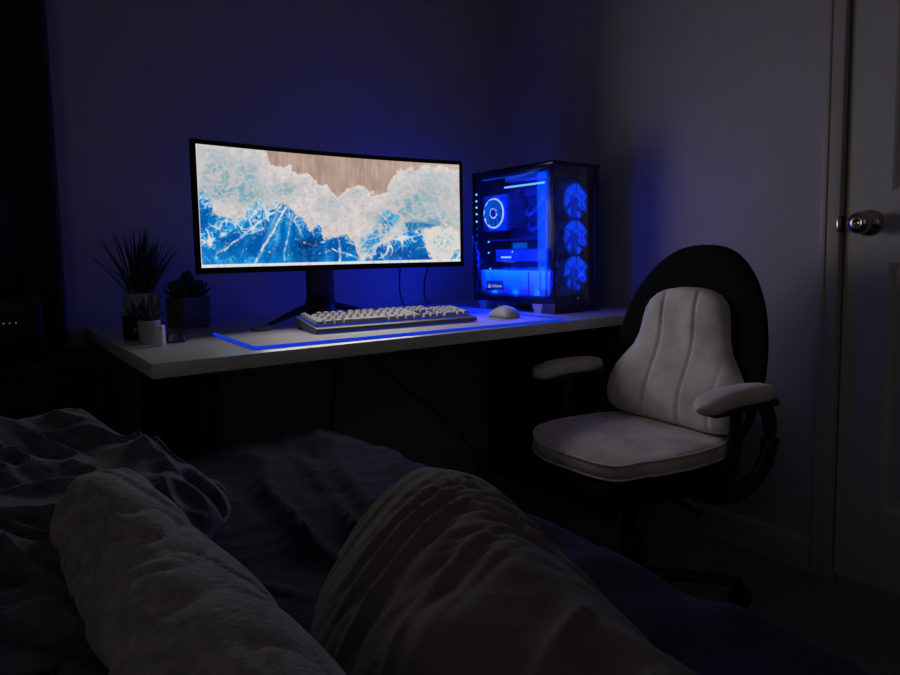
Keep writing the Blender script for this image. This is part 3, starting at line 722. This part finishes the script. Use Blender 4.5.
g2 = thing('potted_succulent', 'small spiky plant in a dark glass tumbler, nearest the wall end of the desk', 'potted plant', (0.340, 1.815, ZD))
MB().lathe([(0, 0.0), (0.034, 0.0), (0.035, 0.003), (0.037, 0.060), (0.0355, 0.060), (0.0335, 0.006), (0, 0.005)], 32).build('tumbler', M['smoke'], g2)
MB().lathe([(0.0, 0.0055), (0.033, 0.0055), (0.0345, 0.042), (0.0, 0.046)], 24).build('soil', M['soil'], g2)
b = MB()
for k in range(26):
    a = k * 2.39996; tl = 0.15 + 0.9 * k / 26
    leafblade(b, (0.006 * cos(a), 0.006 * sin(a), 0.043), (sin(tl) * cos(a), sin(tl) * sin(a), cos(tl)), 0.058 - 0.012 * k / 26, 0.010, 0.1)
b.build('leaves', M['leaf2'], g2, fix=False)

g3 = thing('potted_aloe', 'small spiky aloe in a pale cup beside the white upright case', 'potted plant', (0.342, 1.70, ZD))
MB().lathe([(0, 0), (0.021, 0), (0.023, 0.004), (0.026, 0.052), (0.026, 0.056), (0.0235, 0.056), (0.0225, 0.05), (0, 0.05)], 32).build('pot', M['pot'], g3)
MB().lathe([(0.0, 0.0505), (0.0222, 0.0505), (0.0, 0.054)], 24).build('soil', M['soil'], g3)
b = MB()
for k in range(24):
    a = k * 2.39996; tl = 0.1 + 0.95 * k / 24
    leafblade(b, (0.005 * cos(a), 0.005 * sin(a), 0.051), (sin(tl) * cos(a), sin(tl) * sin(a), cos(tl)), 0.082 - 0.030 * k / 24, 0.012, 0.08)
b.build('leaves', M['leaf2'], g3, fix=False)

g4 = thing('potted_rosette', 'leafy rosette succulent in a square dark concrete pot left of the monitor', 'potted plant', (0.517, 2.025, ZD), radians(18))
R = []
for s, z in ((0.042, 0), (0.044, 0.003), (0.047, 0.088), (0.046, 0.090), (0.0415, 0.090), (0.041, 0.080)):
    R.append([(x, y, z) for x, y in rrect(s, s, 0.008, 3)])
b = MB().grid(R, close=True, smooth=False); b.add(R[0], [tuple(range(len(R[0])))[::-1]]); b.add(R[-1], [tuple(range(len(R[0])))]); b.build('pot', M['concrete'], g4)
MB().box(-0.040, 0.040, -0.040, 0.040, 0.0803, 0.086, 0.002).build('soil', M['soil'], g4)
b = MB()
for (ox, oy, n_) in ((0, 0, 46), (-0.026, -0.018, 22), (0.028, -0.016, 22), (0.02, 0.026, 20), (-0.024, 0.024, 20)):
    for k in range(n_):
        a = k * 2.39996 + ox * 90; tl = 0.12 + 1.15 * (k / n_); z0 = 0.088 + 0.040 * (1 - k / n_) * (1.2 if n_ > 30 else 0.5)
        leafblade(b, (ox + 0.004 * cos(a), oy + 0.004 * sin(a), z0), (sin(tl) * cos(a), sin(tl) * sin(a), cos(tl)), (0.030 + 0.022 * k / n_), 0.024, -0.12, 6)
    b.tube([(ox, oy, 0.084), (ox, oy, 0.115)], 0.005, 8)
b.build('leaves', M['leaf2'], g4, fix=False)

wc = thing('earbud_case', 'small white upright case standing at the left front of the desk', 'case', (0.352, 1.637, ZD), radians(-35))
MB().box(-0.0095, 0.0095, -0.0095, 0.0095, 0.0, 0.038, 0.002).build('case_body', M['whitecase'], wc)
MB().box(-0.0095, 0.0095, -0.0095, 0.0095, 0.0383, 0.048, 0.002).build('case_lid', M['whitecase'], wc)
gd = thing('glass_dish', 'small clear glass dish behind the white upright case', 'dish', (0.394, 1.685, ZD))
MB().lathe([(0, 0.0), (0.026, 0.0), (0.0285, 0.003), (0.030, 0.022), (0.0285, 0.023), (0.0265, 0.006), (0, 0.005)], 32).build('dish_body', M['clear'], gd)

# ------------------------------------------------------------------ office chair (local x = forward, local y = the sitter's left)
CS, CZ0, FL = 0.93, 0.0655, -0.0704      # size factor, lift, and the floor in the unscaled measures
CH = (1.465 * CS, 1.175 * CS)
def scaled(mb, z0=CZ0):
    mb.v = [(x * CS, y * CS, z * CS + z0) for x, y, z in mb.v]; return mb
ch = thing('office_chair', 'black office chair with a tall oval backrest, turned sideways to the desk', 'chair', (*CH, 0), radians(175))
def superell(a, n):
    c, s = cos(a), sin(a)
    return (abs(c) ** (2 / n) * (1 if c >= 0 else -1), abs(s) ** (2 / n) * (1 if s >= 0 else -1))
def pad(mb, x0, x1, y0, y1, n, prof, seg=72, top=None):
    """stack of super-ellipse rings: prof = list of (inset, z)"""
    cx_, cy_ = (x0 + x1) / 2, (y0 + y1) / 2; R = []
    for ins, z in prof:
        hx_, hy_ = max(1e-4, (x1 - x0) / 2 - ins), max(1e-4, (y1 - y0) / 2 - ins); row = []
        for i in range(seg):
            e = superell(2 * pi * i / seg, n); x, y = cx_ + hx_ * e[0], cy_ + hy_ * e[1]
            row.append((x, y, z + (top(x, y) if top else 0)))
        R.append(row)
    mb.grid(R, close=True)
    mb.add(R[0], [tuple(range(seg))[::-1]], True); mb.add(R[-1], [tuple(range(seg))], True)
    return mb
def dish(x, y): return -0.03 * sm(0.18, 0.30, x) * 0.8
SEATP = [(0.10, 0.315), (0.05, 0.318), (0.015, 0.33), (0.0, 0.355), (0.004, 0.378), (0.02, 0.392), (0.06, 0.395), (0.15, 0.396)]
scaled(pad(MB(), -0.20, 0.285, -0.235, 0.245, 3.6, SEATP, top=dish)).build('seat', M['chairblack'], ch)
# backrest shell
BH = [(0.36, 0.12), (0.39, 0.185), (0.44, 0.235), (0.5, 0.265), (0.58, 0.282), (0.64, 0.283), (0.70, 0.275), (0.76, 0.259), (0.81, 0.237), (0.86, 0.203), (0.90, 0.160), (0.925, 0.122), (0.94, 0.085), (0.948, 0.045), (0.950, 0.012)]
def backx(z): return -0.172 - 0.19 * (z - 0.45)
def back_surface(hw, front, thick, rows, z0, z1, bulge, groove=None, wrap=0.03):
    fr_, bk = [], []
    m_ = 36
    for i in range(rows + 1):
        e = i / rows; z = z0 + (z1 - z0) * (0.5 - 0.5 * cos(pi * e)); h = interp(hw, z) * 0.915; f_, k_ = [], []
        for j in range(m_ + 1):
            u = -cos(pi * j / m_); y = h * u
            edge = max(0.0, 1 - abs(u) ** 3.0) ** 0.5
            ve = (max(0.0, 1 - abs(2 * e - 1) ** 5)) ** 0.5
            x = front(z) + wrap * (y / 0.28) ** 2 * 1.0
            b_ = bulge(z, y) * edge * ve
            if groove: b_ -= groove(z, y, h) * edge * ve
            f_.append((x + b_, y + 0.024, z)); k_.append((x - thick * edge * ve, y + 0.024, z))
        fr_.append(f_); bk.append(k_)
    return fr_, bk
a_, b_ = back_surface(BH, backx, 0.055, 48, 0.362, 0.950, lambda z, y: 0.022)
scaled(MB().grid(a_).grid(b_, flip=True)).build('backrest', M['chairblack'], ch, sub=1)
# spine bracket between seat and back
scaled(MB().tube(bez([(-0.08, 0, 0.32), (-0.20, 0, 0.30), (-0.26, 0, 0.34), (-0.255, 0, 0.52)]), 0.020, 10, flat=0.5)).build('back_bracket', M['blackmetal'], ch)
for sg in (-1, 1):
    yy = sg * 0.288; ox = 0.032 if sg < 0 else 0.0
    arm = MB()
    arm.tube(bez([(-0.02, sg * 0.18, 0.318), (-0.03, sg * 0.27, 0.30), (-0.05, yy, 0.36), (-0.055, yy, 0.46), (-0.06, yy, 0.555)]), 0.012, 10, flat=1.6)
    arm.tube(bez([(-0.02, sg * 0.20, 0.318), (-0.09, sg * 0.275, 0.29), (-0.20, yy, 0.32), (-0.225, yy, 0.43), (-0.205, yy, 0.51), (-0.16, yy, 0.555)]), 0.014, 10, flat=1.7)
    arm.box(-0.195, 0.05, yy - 0.028, yy + 0.028, 0.541, 0.5595, 0.007)
    arm.v = [(x + ox, y, z) for x, y, z in arm.v]
    ao = scaled(arm).build('armrest', M['black'], ch)
    R = []
    for i in range(25):
        s = i / 24; x = ox + lerp(-0.195, 0.082, s); e = (max(0, 1 - abs(2 * s - 1) ** 5)) ** 0.5
        zc = 0.5755 - 0.010 * sm(0.6, 1.0, s) + 0.004 * sin(pi * s); row = []
        for k in range(20):
            q = superell(2 * pi * k / 20, 2.7)
            row.append((x, yy + 0.041 * e * q[0] + 0.0001 * q[0], zc + 0.0235 * (e ** 0.7) * q[1] + 0.0001 * q[1]))
        R.append(row)
    pd = MB().grid(R, close=True); pd.add(R[0], [tuple(range(20))]); pd.add(R[-1], [tuple(range(20))[::-1]])
    tag(scaled(pd).build('arm_pad', M['velvet'], ao, sub=1), 'grey velvet arm pad')
scaled(MB().lathe([(0, 0.075 + FL), (0.030, 0.075 + FL), (0.030, 0.16), (0.022, 0.16), (0.022, 0.29), (0, 0.29)], 24)).build('gas_column', M['black'], ch)
scaled(MB().box(-0.10, 0.11, -0.085, 0.085, 0.285, 0.318, 0.01)).build('tilt_mechanism', M['black'], ch)
lv = scaled(MB().tube([(0.02, 0.06, 0.30), (0.02, 0.20, 0.295), (0.02, 0.25, 0.285)], 0.006, 8)).build('height_lever', M['black'], ch)
scaled(MB().lathe([(0, 0.07 + FL), (0.045, 0.07 + FL), (0.045, 0.115 + FL), (0.034, 0.125 + FL), (0, 0.125 + FL)], 24)).build('base_hub', M['black'], ch)
for k in range(5):
    a = radians(147 + 72 * k); d = Vector((cos(a), sin(a), 0))
    lg = scaled(MB().tube([d * 0.03 + Vector((0, 0, 0.098 + FL)), d * 0.16 + Vector((0, 0, 0.088 + FL)), d * 0.31 + Vector((0, 0, 0.070 + FL))], [0.026, 0.022, 0.017], 10, flat=0.7)).build('base_leg', M['black'], ch)
    p = d * 0.31 + Vector((0, 0, FL)); ax = Vector((-sin(a + 0.5), cos(a + 0.5), 0)); c = MB()
    for s_ in (-0.014, 0.014):
        rot = ax.to_track_quat('Z', 'Y').to_matrix().to_4x4(); m4 = Matrix.Translation(p + ax * s_ + Vector((0, 0, 0.026))) @ rot
        q = MB().lathe([(0, -0.009), (0.022, -0.009), (0.026, -0.006), (0.026, 0.006), (0.022, 0.009), (0, 0.009)], 20)
        c.add([m4 @ Vector(v) for v in q.v], q.f, True)
    c.tube([p + Vector((0, 0, 0.03)), p + Vector((0, 0, 0.068))], 0.008, 8)
    scaled(c).build('caster', M['black'], lg)

# grey seat cushion lying on the seat
sc_ = thing('seat_cushion', 'flat grey velvet cushion lying on the office chair seat', 'cushion', (*CH, 0.3985 * CS + CZ0), radians(175))
def ctop(x, y): return dish(x, y) + 0.004 * noise.noise((x * 14, y * 14, 1.0)) + 0.006 * exp(-((x - 0.05) ** 2 + y * y) / 0.02)
CUSH = [(0.02, 0.0), (0.006, 0.003), (0.0, 0.012), (0.0015, 0.026), (0.003, 0.036), (0.010, 0.043), (0.022, 0.0465), (0.04, 0.048)] + [(0.04 + 0.02 * k, 0.048 + 0.0012 * k) for k in range(1, 8)]
scaled(pad(MB(), -0.185, 0.262, -0.198, 0.245, 3.4, CUSH, top=ctop), 0.0).build('cushion_body', M['velvet'], sc_)
pp = MB()
for zz, ins in ((0.0405, 0.003), (0.006, 0.001)):
    pts = []
    for i in range(81):
        e = superell(2 * pi * i / 80, 3.4); x, y = 0.0385 + (0.2235 - ins) * e[0], 0.0235 + (0.2215 - ins) * e[1]; pts.append((x, y, zz + ctop(x, y)))
    pp.tube(pts, 0.0032, 6)
scaled(pp, 0.0).build('piping', M['piping'], sc_)

# grey lumbar cushion leaning on the backrest
lc = thing('lumbar_cushion', 'grey velvet back cushion with two seams, leaning upright on the chair backrest', 'cushion', (CH[0], CH[1] - 0.011, 0.0), radians(175))
LH = [(0.452, 0.190), (0.462, 0.218), (0.48, 0.236), (0.51, 0.243), (0.55, 0.240), (0.59, 0.226), (0.625, 0.200), (0.655, 0.176), (0.69, 0.161), (0.73, 0.154), (0.765, 0.147), (0.79, 0.134), (0.81, 0.110), (0.822, 0.078), (0.829, 0.03)]
def lfront(z): return backx(z) + 0.027
def lb(z, y): return 0.050 + 0.022 * exp(-((z - 0.52) / 0.09) ** 2) - 0.010 * exp(-((z - 0.68) / 0.06) ** 2) + 0.012 * (abs(y) / 0.2) ** 2 + 0.0025 * noise.noise((y * 16, z * 14, 2.0))
def lgv(z, y, h):
    o = 0.0
    for c_ in (0.055 + 0.02 * (0.83 - z), 0.165):
        d_ = (abs(y) - c_) / 0.0055
        o += (0.0075 if c_ < 0.1 else 0.004 * (1 - sm(0.60, 0.68, z))) * exp(-d_ * d_)
    return o
# finer across so that the seams read
def refine(hw, front, bulge, groove, z0, z1, rows, m_, wrap):
    F__, K__ = [], []
    for i in range(rows + 1):
        e = i / rows; z = z0 + (z1 - z0) * (0.5 - 0.5 * cos(pi * e)); h = interp(hw, z); f_, k_ = [], []
        for j in range(m_ + 1):
            u = -cos(pi * j / m_); u = lerp(u, -1 + 2 * j / m_, 0.5); y = h * u * 0.965
            edge = max(0.0, 1 - abs(u) ** 4.0) ** 0.5; ve = (max(0.0, 1 - abs(2 * e - 1) ** 6)) ** 0.5
            x = front(z) + wrap * (y / 0.28) ** 2
            f_.append((x + (bulge(z, y) - groove(z, y, h)) * edge * ve, y + 0.012, z)); k_.append((x - 0.004 * edge * ve, y + 0.012, z))
        F__.append(f_); K__.append(k_)
    return F__, K__
a_, b_ = refine(LH, lfront, lb, lgv, 0.452, 0.829, 80, 120, 0.028)
scaled(MB().grid(a_).grid(b_, flip=True)).build('cushion_body', M['velvet'], lc)

# ------------------------------------------------------------------ bed and bedding
ZB = 0.58
BX0, BX1, BY0, BY1 = -1.02, 0.565, -0.95, 1.225
bed = thing('bed', 'bed under the navy duvet in the foreground', 'bed', ((BX0 + BX1) / 2, (BY0 + BY1) / 2, 0))
bw, bl_ = (BX1 - BX0) / 2, (BY1 - BY0) / 2
MB().box(-bw + 0.03, bw - 0.03, -bl_ + 0.03, bl_ - 0.03, 0.30, 0.535, 0.06, seg=4).build('mattress', M['mattress'], bed)
MB().box(-bw + 0.03, bw - 0.03, -bl_ + 0.03, bl_ - 0.03, 0.12, 0.30, 0.006).build('bed_base', M['blackwood'], bed)
for sx in (-1, 1):
    for sy in (-1, 1): MB().box(sx * (bw - 0.12) - 0.03, sx * (bw - 0.12) + 0.03, sy * (bl_ - 0.12) - 0.03, sy * (bl_ - 0.12) + 0.03, 0, 0.12).build('leg', M['blackwood'], bed)

def ridge(x, y, z=0.0):     # sharp creases
    return (1 - min(1.0, abs(noise.noise((x, y, z))) * 2.2)) ** 2.2
def duvet_h(x, y):
    h = 0.010 * noise.noise((x * 3.0, y * 3.0, 4.0))
    dx, dy = x - 0.33, y - 0.50; r = hypot(dx, dy); ph = atan2(dy, dx)
    fan = sm(0.10, 0.25, r) * sm(0.25, 0.8, ph)
    wv = 0.35 * noise.noise((x * 6, y * 6, 8.0))
    msk = 0.35 + 0.65 * sm(-0.25, 0.35, noise.noise((x * 4.5, y * 4.5, 31)))
    h += 0.028 * (ridge(ph * 3.0 + 0.5 * wv, r * 0.9 + 3, 1.0) - 0.3) * fan * msk * (1 - 0.6 * sm(0.5, 0.75, r))
    h += 0.016 * (ridge(ph * 6.2 + 0.9 * wv, r * 1.5, 2.0) - 0.3) * sm(0.2, 0.4, r) * sm(0.25, 0.8, ph) * (1.1 - msk)
    h += 0.005 * (ridge(ph * 13 + 1.5 * wv, r * 3.5, 6.0) - 0.3) * sm(0.35, 0.5, r) * sm(0.25, 0.8, ph)
    h += 0.002 * ridge(x * 12 + 3 * wv, y * 14 + 2 * wv, 3.0)
    h += 0.014 * noise.noise((x * 8 + 3 * y, y * 13 - 5 * x, 12.3)) * (1 - sm(0.25, 0.8, ph))
    # long fold running from the foot corner towards the raised drape
    d_, t_ = segd(x, y, 0.545, 1.20, 0.40, 0.70)
    sgn = (x - 0.545) * (0.70 - 1.20) - (y - 1.20) * (0.40 - 0.545)
    h += 0.026 * exp(-(d_ / (0.022 if sgn > 0 else 0.07)) ** 2) * sm(-0.02, 0.25, t_)
    h += 0.010 * exp(-((x - 0.53) / 0.09) ** 2 - ((y - 1.17) / 0.10) ** 2)
    return h
def duvet_pt(a, b):
    rr__ = 0.085
    ex, ey = max(0.0, a - 0.568), max(0.0, b - 1.205)
    e = hypot(ex, ey); x, y = min(a, 0.568), min(b, 1.205); z = ZB
    if e > 0:
        ux, uy = ex / e, ey / e; th = min(e / rr__, pi / 2); dr_ = max(0.0, e - rr__ * pi / 2)
        fl = 0.005 * sin((a if ey > ex else b) * 34 + 2 * noise.noise((a * 3, b * 3, 0))) * min(1, dr_ / 0.1)
        off = rr__ * sin(th) + fl; x += ux * off; y += uy * off; z -= rr__ * (1 - cos(th)) + min(dr_, 0.30)
    h = duvet_h(min(a, 0.64), min(b, 1.30)) * (1 - sm(0.1, 0.3, e))
    return (x, y, z + h)
na, nb = 230, 300
P = []
for i in range(na):
    a = -1.02 + (0.568 + 0.34 + 1.02) * (i / (na - 1)) ** 0.8
    P.append([duvet_pt(a, -0.95 + (1.205 + 0.34 + 0.95) * (j / (nb - 1)) ** 0.75) for j in range(nb)])
dv = MB().grid(P, flip=True).build('duvet', M['duvet'], fix=False)
sd = dv.modifiers.new('thickness', 'SOLIDIFY'); sd.thickness = 0.03; sd.offset = -1
tag(dv, 'wrinkled navy duvet spread over the bed', 'duvet')

# plush throw heaped at the left
XR = [(0.62, 0.12), (0.72, 0.15), (0.78, 0.18), (0.84, 0.225), (0.90, 0.268), (0.955, 0.292), (1.02, 0.290), (1.09, 0.272), (1.16, 0.245), (1.21, 0.215), (1.25, 0.165), (1.275, 0.05), (1.28, -0.4)]
def heap(x, y):
    d = min(interp(XR, y) - x, (1.275 - y) * 1.2)
    if d <= 0: return None
    top = 0.052 + 0.040 * sm(0.02, 0.13, d) + 0.042 * exp(-((y - 1.19) / 0.08) ** 2) * sm(0.02, 0.11, d)
    top -= 0.05 * sm(0.95, 0.72, y)
    e = min(1.0, d / 0.045); q = sqrt(max(0, 1 - (1 - e) ** 2))
    w1 = 0.5 * noise.noise((x * 5, y * 5, 11))
    fold = ridge(x * 5.0 + w1, y * 12 + 1.4 * w1 + x * 5, 5.0); fold2 = ridge(x * 10 + w1, y * 17 + x * 9, 6.0)
    h = top * q + q * (0.024 * (fold - 0.4) + 0.013 * (fold2 - 0.3) + 0.013 * noise.noise((x * 14, y * 14, 7)))
    # the rolled over edge on the right end: creases between its layers
    rim = (1 - sm(0.02, 0.075, d)) * sm(0.80, 0.86, y) * (1 - sm(1.02, 1.10, y))
    for yc, w_ in ((0.905, 0.012), (0.965, 0.013), (1.03, 0.012)): h -= 0.034 * exp(-((y - yc + 0.35 * (x - 0.25)) / w_) ** 2) * (0.25 + 0.75 * rim) * (1 - sm(0.06, 0.13, d))
    return max(h, 0.004)
P = []
for i in range(200):
    e = i / 199; row = []
    for j in range(170):
        y = lerp(0.62, 1.275, j / 169); x = lerp(-0.60, interp(XR, y), 1 - (1 - e) ** 1.6)
        h = heap(x, y)
        base = ZB - 0.004
        row.append((x, y, base + (h if h else 0.0) - (0.006 if (i == 199 or j == 169) else 0)))
    P.append(row)
ph = MB().grid(P, flip=True).build('throw_blanket', M['plush'], fix=False)
sd = ph.modifiers.new('thickness', 'SOLIDIFY'); sd.thickness = 0.012; sd.offset = -1
tag(ph, 'plush slate throw heaped with a rolled edge at the left side of the bed', 'blanket')

# grey fleece blanket bundled in a long roll
AX = [(0.112, 0.825, 0.652, 0.050), (0.113, 0.78, 0.650, 0.0545), (0.117, 0.65, 0.640, 0.058), (0.122, 0.50, 0.640, 0.0605), (0.122, 0.38, 0.640, 0.062), (0.118, 0.25, 0.640, 0.062), (0.112, 0.12, 0.64, 0.062), (0.11, 0.0, 0.64, 0.062)]
YS = [p[1] for p in AX][::-1]
def axv(y, k): return interp([(p[1], p[k]) for p in AX[::-1]], y)
R = []
for i in range(220):
    s = i / 219; y = 0.875 - 0.89 * s
    yy = min(y, 0.825)
    end = 1.0 if y < 0.825 else sqrt(max(0.0, 1 - ((y - 0.825) / 0.0505) ** 2))
    cx_, cz, r = axv(yy, 0), axv(yy, 2), axv(yy, 3) * end; row = []
    for k in range(88):
        th = 2 * pi * k / 88; c_, s_ = cos(th), sin(th)
        w1 = noise.noise((c_ * 1.5, y * 6, s_ * 1.5)) 
        cr = noise.noise((y * 9 + 0.9 * c_ + 0.5 * w1, c_ * 0.8, s_ * 0.8 + 3))
        cr2 = ridge(y * 13 + 0.8 * w1 + c_ * 0.9, c_ * 0.9, s_ * 0.9 + 9)
        disp = (0.009 * cr + 0.007 * (0.3 - cr2) + 0.004 * w1) * min(1, end * 1.5)
        rr__ = r + disp if end > 0.05 else r
        row.append((cx_ + rr__ * c_ * 1.0, y, cz + rr__ * s_ * 0.98))
    R.append(row)
fb = MB().grid(R, close=True); fb.add(R[0], [tuple(range(88))], True); fb.add(R[-1], [tuple(range(88))[::-1]], True)
fo = fb.build('fleece_blanket', M['fleece']); tag(fo, 'grey fleece blanket bundled into a long roll lying towards the bottom left', 'blanket')

# taupe sheet draped over a raised ridge in the middle of the bed
RD = [(0.565, 0.855, 0.572, 0.03, 0.03), (0.53, 0.79, 0.605, 0.065, 0.05), (0.485, 0.715, 0.645, 0.10, 0.075), (0.44, 0.63, 0.672, 0.125, 0.095), (0.40, 0.55, 0.688, 0.145, 0.106), (0.36, 0.45, 0.694, 0.158, 0.100), (0.33, 0.35, 0.693, 0.145, 0.088), (0.305, 0.25, 0.690, 0.125, 0.075), (0.285, 0.10, 0.69, 0.105, 0.07), (0.28, -0.06, 0.69, 0.10, 0.07)]
LEN = [0.0]
for p, q in zip(RD, RD[1:]): LEN.append(LEN[-1] + hypot(q[0] - p[0], q[1] - p[1]))
def rd(l, k): return interp([(L, p[k]) for L, p in zip(LEN, RD)], l)
def rsm(l, k): return (rd(max(0, l - 0.03), k) + 2 * rd(l, k) + rd(min(LEN[-1], l + 0.03), k)) / 4
R = []
NL, NQ = 260, 130
for i in range(NL):
    l = LEN[-1] * i / (NL - 1); x0, y0, H, wl, wr = [rsm(l, k) for k in range(5)]
    tx, ty = rsm(min(LEN[-1], l + 0.02), 0) - rsm(max(0, l - 0.02), 0), rsm(min(LEN[-1], l + 0.02), 1) - rsm(max(0, l - 0.02), 1)
    tl = hypot(tx, ty); nx_, ny_ = -ty / tl, tx / tl          # points to the right (+x) when the ridge runs towards -y
    row = []
    for j in range(NQ):
        q = -1 + 2 * j / (NQ - 1); q = 1.04 * q
        d = q * (wl if q < 0 else wr); x, y = x0 + nx_ * d, y0 + ny_ * d
        prof_ = max(0.0, 1 - abs(q) ** 2.0) ** 0.72 if q > 0 else max(0.0, 1 - abs(q) ** 1.7) ** 0.95
        z = 0.574 + (H - 0.574) * prof_
        w1 = noise.noise((x * 7, y * 7, 21))
        w2 = noise.noise((x * 3.2 + 5, y * 3.2, 40)); w3 = noise.noise((x * 5 + 9, y * 5, 50))
        if q < 0:       # thin pulled folds running down the near-left flank
            f1 = ridge(l * 24 + d * 11 + 1.1 * w2, d * 1.6 + l * 2.0, 13.0); f0 = ridge(l * 10 + d * 6 + 1.3 * w2, d * 2 + 2, 15.0)
        else:           # long arcs sweeping over the top towards the near right
            f1 = ridge(l * 13 - d * 24 + 1.5 * w2, d * 2.5 + l * 2.2, 13.0); f0 = ridge(l * 7 - d * 17 + 1.4 * w2, d * 2 + 2, 15.0)
        bl2 = sm(-0.25, 0.25, q)
        if abs(q) < 0.25:
            g1 = ridge(l * 24 + d * 11 + 1.1 * w2, d * 1.6 + l * 2.0, 13.0); h1 = ridge(l * 13 - d * 24 + 1.5 * w2, d * 2.5 + l * 2.2, 13.0); f1 = lerp(g1, h1, bl2)
            g0 = ridge(l * 10 + d * 6 + 1.3 * w2, d * 2 + 2, 15.0); h0 = ridge(l * 7 - d * 17 + 1.4 * w2, d * 2 + 2, 15.0); f0 = lerp(g0, h0, bl2)
        f2 = ridge(l * 40 - d * 22 + 2.5 * w2, d * 5, 16.0)
        env = min(1.0, (1.04 - abs(q)) * 5) * min(1, l / 0.06)
        z += env * (0.011 * (f1 - 0.35) * sm(-0.3, 0.25, w3) + 0.010 * (f0 - 0.35) * sm(0.35, -0.25, w3) + 0.0035 * (f2 - 0.3) * sm(-0.1, 0.4, w2))
        # second, lower swelling near the viewer
        z += 0.036 * exp(-((x - 0.235) / 0.04) ** 2 - ((y - 0.34) / 0.08) ** 2) * env
        if abs(q) >= 1.0: z = 0.566
        row.append((x, y, z))
    R.append(row)
tp_ = MB().grid(R).build('draped_sheet', M['taupe'], fix=False)
sd = tp_.modifiers.new('thickness', 'SOLIDIFY'); sd.thickness = 0.006; sd.offset = -1
tag(tp_, 'dark taupe sheet draped over a raised knee-like ridge on the bed', 'blanket')

# ------------------------------------------------------------------ lights
def alight(name, loc, direction, sx, sy, power, col):
    l = bpy.data.lights.new(name, 'AREA'); l.shape = 'RECTANGLE'; l.size = sx; l.size_y = sy; l.energy = power; l.color = col
    o = bpy.data.objects.new(name, l); COL.objects.link(o); o.location = loc
    o.rotation_euler = Vector(direction).to_track_quat('-Z', 'Y').to_euler(); return o
def plight(name, loc, power, col, r=0.01, parent=None):
    l = bpy.data.lights.new(name, 'POINT'); l.energy = power; l.color = col; l.shadow_soft_size = r
    o = bpy.data.objects.new(name, l); COL.objects.link(o); o.location = loc; o.parent = parent; return o
alight('window_fill', (XL - 0.02, (WN[0] + WN[1]) / 2, (WN[2] + WN[3]) / 2), (1, 0, 0), WN[1] - WN[0] - 0.1, WN[3] - WN[2] - 0.1, 1.3, (1.0, 0.93, 0.82))  # added weak fill for the room, placed in the made-up window
# added warm light boosting the screen's own glow, sitting right at the screen
alight('monitor_boost', (MX0 + MW / 2, MY + 0.018, MZ1 - MH / 2), (0, -1, 0), 0.62, 0.29, 2.35, (1.0, 0.93, 0.86))
def pcl(x, y, z): 
    v = Matrix.Translation((1.5297, 1.543, ZD)) @ Matrix.Rotation(0.0234, 4, 'Z') @ Vector((x, y, z)); return v
plight('case_led_top', pcl(0.06, 0.16, 0.44), 0.4, BLUE, 0.02)
alight('case_led_rear', pcl(0.010, 0.378, 0.20), (-0.34, 0.85, -0.42), 0.02, 0.24, 1.15, BLUE)
alight('case_led_shelf', pcl(0.010, 0.20, 0.150), (-0.55, 0, -1), 0.30, 0.012, 2.6, BLUE)
for yy in (0.09, 0.20, 0.31): plight('case_led_low', pcl(0.010, yy, 0.062), 0.30, BLUE, 0.004)
alight('case_fill_inside', pcl(0.007, 0.20, 0.27), (1, 0, 0), 0.34, 0.38, 4.5, BLUE)  # added fill panel behind the glass, facing in to brighten the interior
plight('case_led_exhaust', pcl(0.09, TD + 0.03, 0.36), 0.5, BLUE, 0.03)
for zz in (0.13, 0.25, 0.368): plight('case_led_front', pcl(0.150, 0.003, zz), 0.34, BLUE, 0.003)

wd_ = bpy.data.worlds.new('world'); scene.world = wd_; wd_.use_nodes = True
wd_.node_tree.nodes['Background'].inputs['Color'].default_value = (0.6, 0.65, 0.8, 1)
wd_.node_tree.nodes['Background'].inputs['Strength'].default_value = 0.02

# ------------------------------------------------------------------ camera
cam = bpy.data.cameras.new('camera'); co = bpy.data.objects.new('camera', cam); COL.objects.link(co)
cam.sensor_width = 36.0; cam.sensor_fit = 'HORIZONTAL'
cam.lens = 663.25 * 36.0 / 900.0
cam.shift_y = -25.33 / 900.0
cam.clip_start = 0.02
Rv = Vector((0.80903214, -0.58751205, -0.01722161)); Uv = Vector((0.06499957, 0.0603102, 0.99606111)); Fv = Vector((0.58415926, 0.80696485, -0.08698092))
co.matrix_world = Matrix(((Rv.x, Uv.x, -Fv.x, 0), (Rv.y, Uv.y, -Fv.y, 0), (Rv.z, Uv.z, -Fv.z, HC), (0, 0, 0, 1)))
scene.camera = co
vs = scene.view_settings
vs.view_transform = 'Standard'; vs.look = 'None'; vs.exposure = 0.0; vs.gamma = 1.0; vs.use_curve_mapping = False
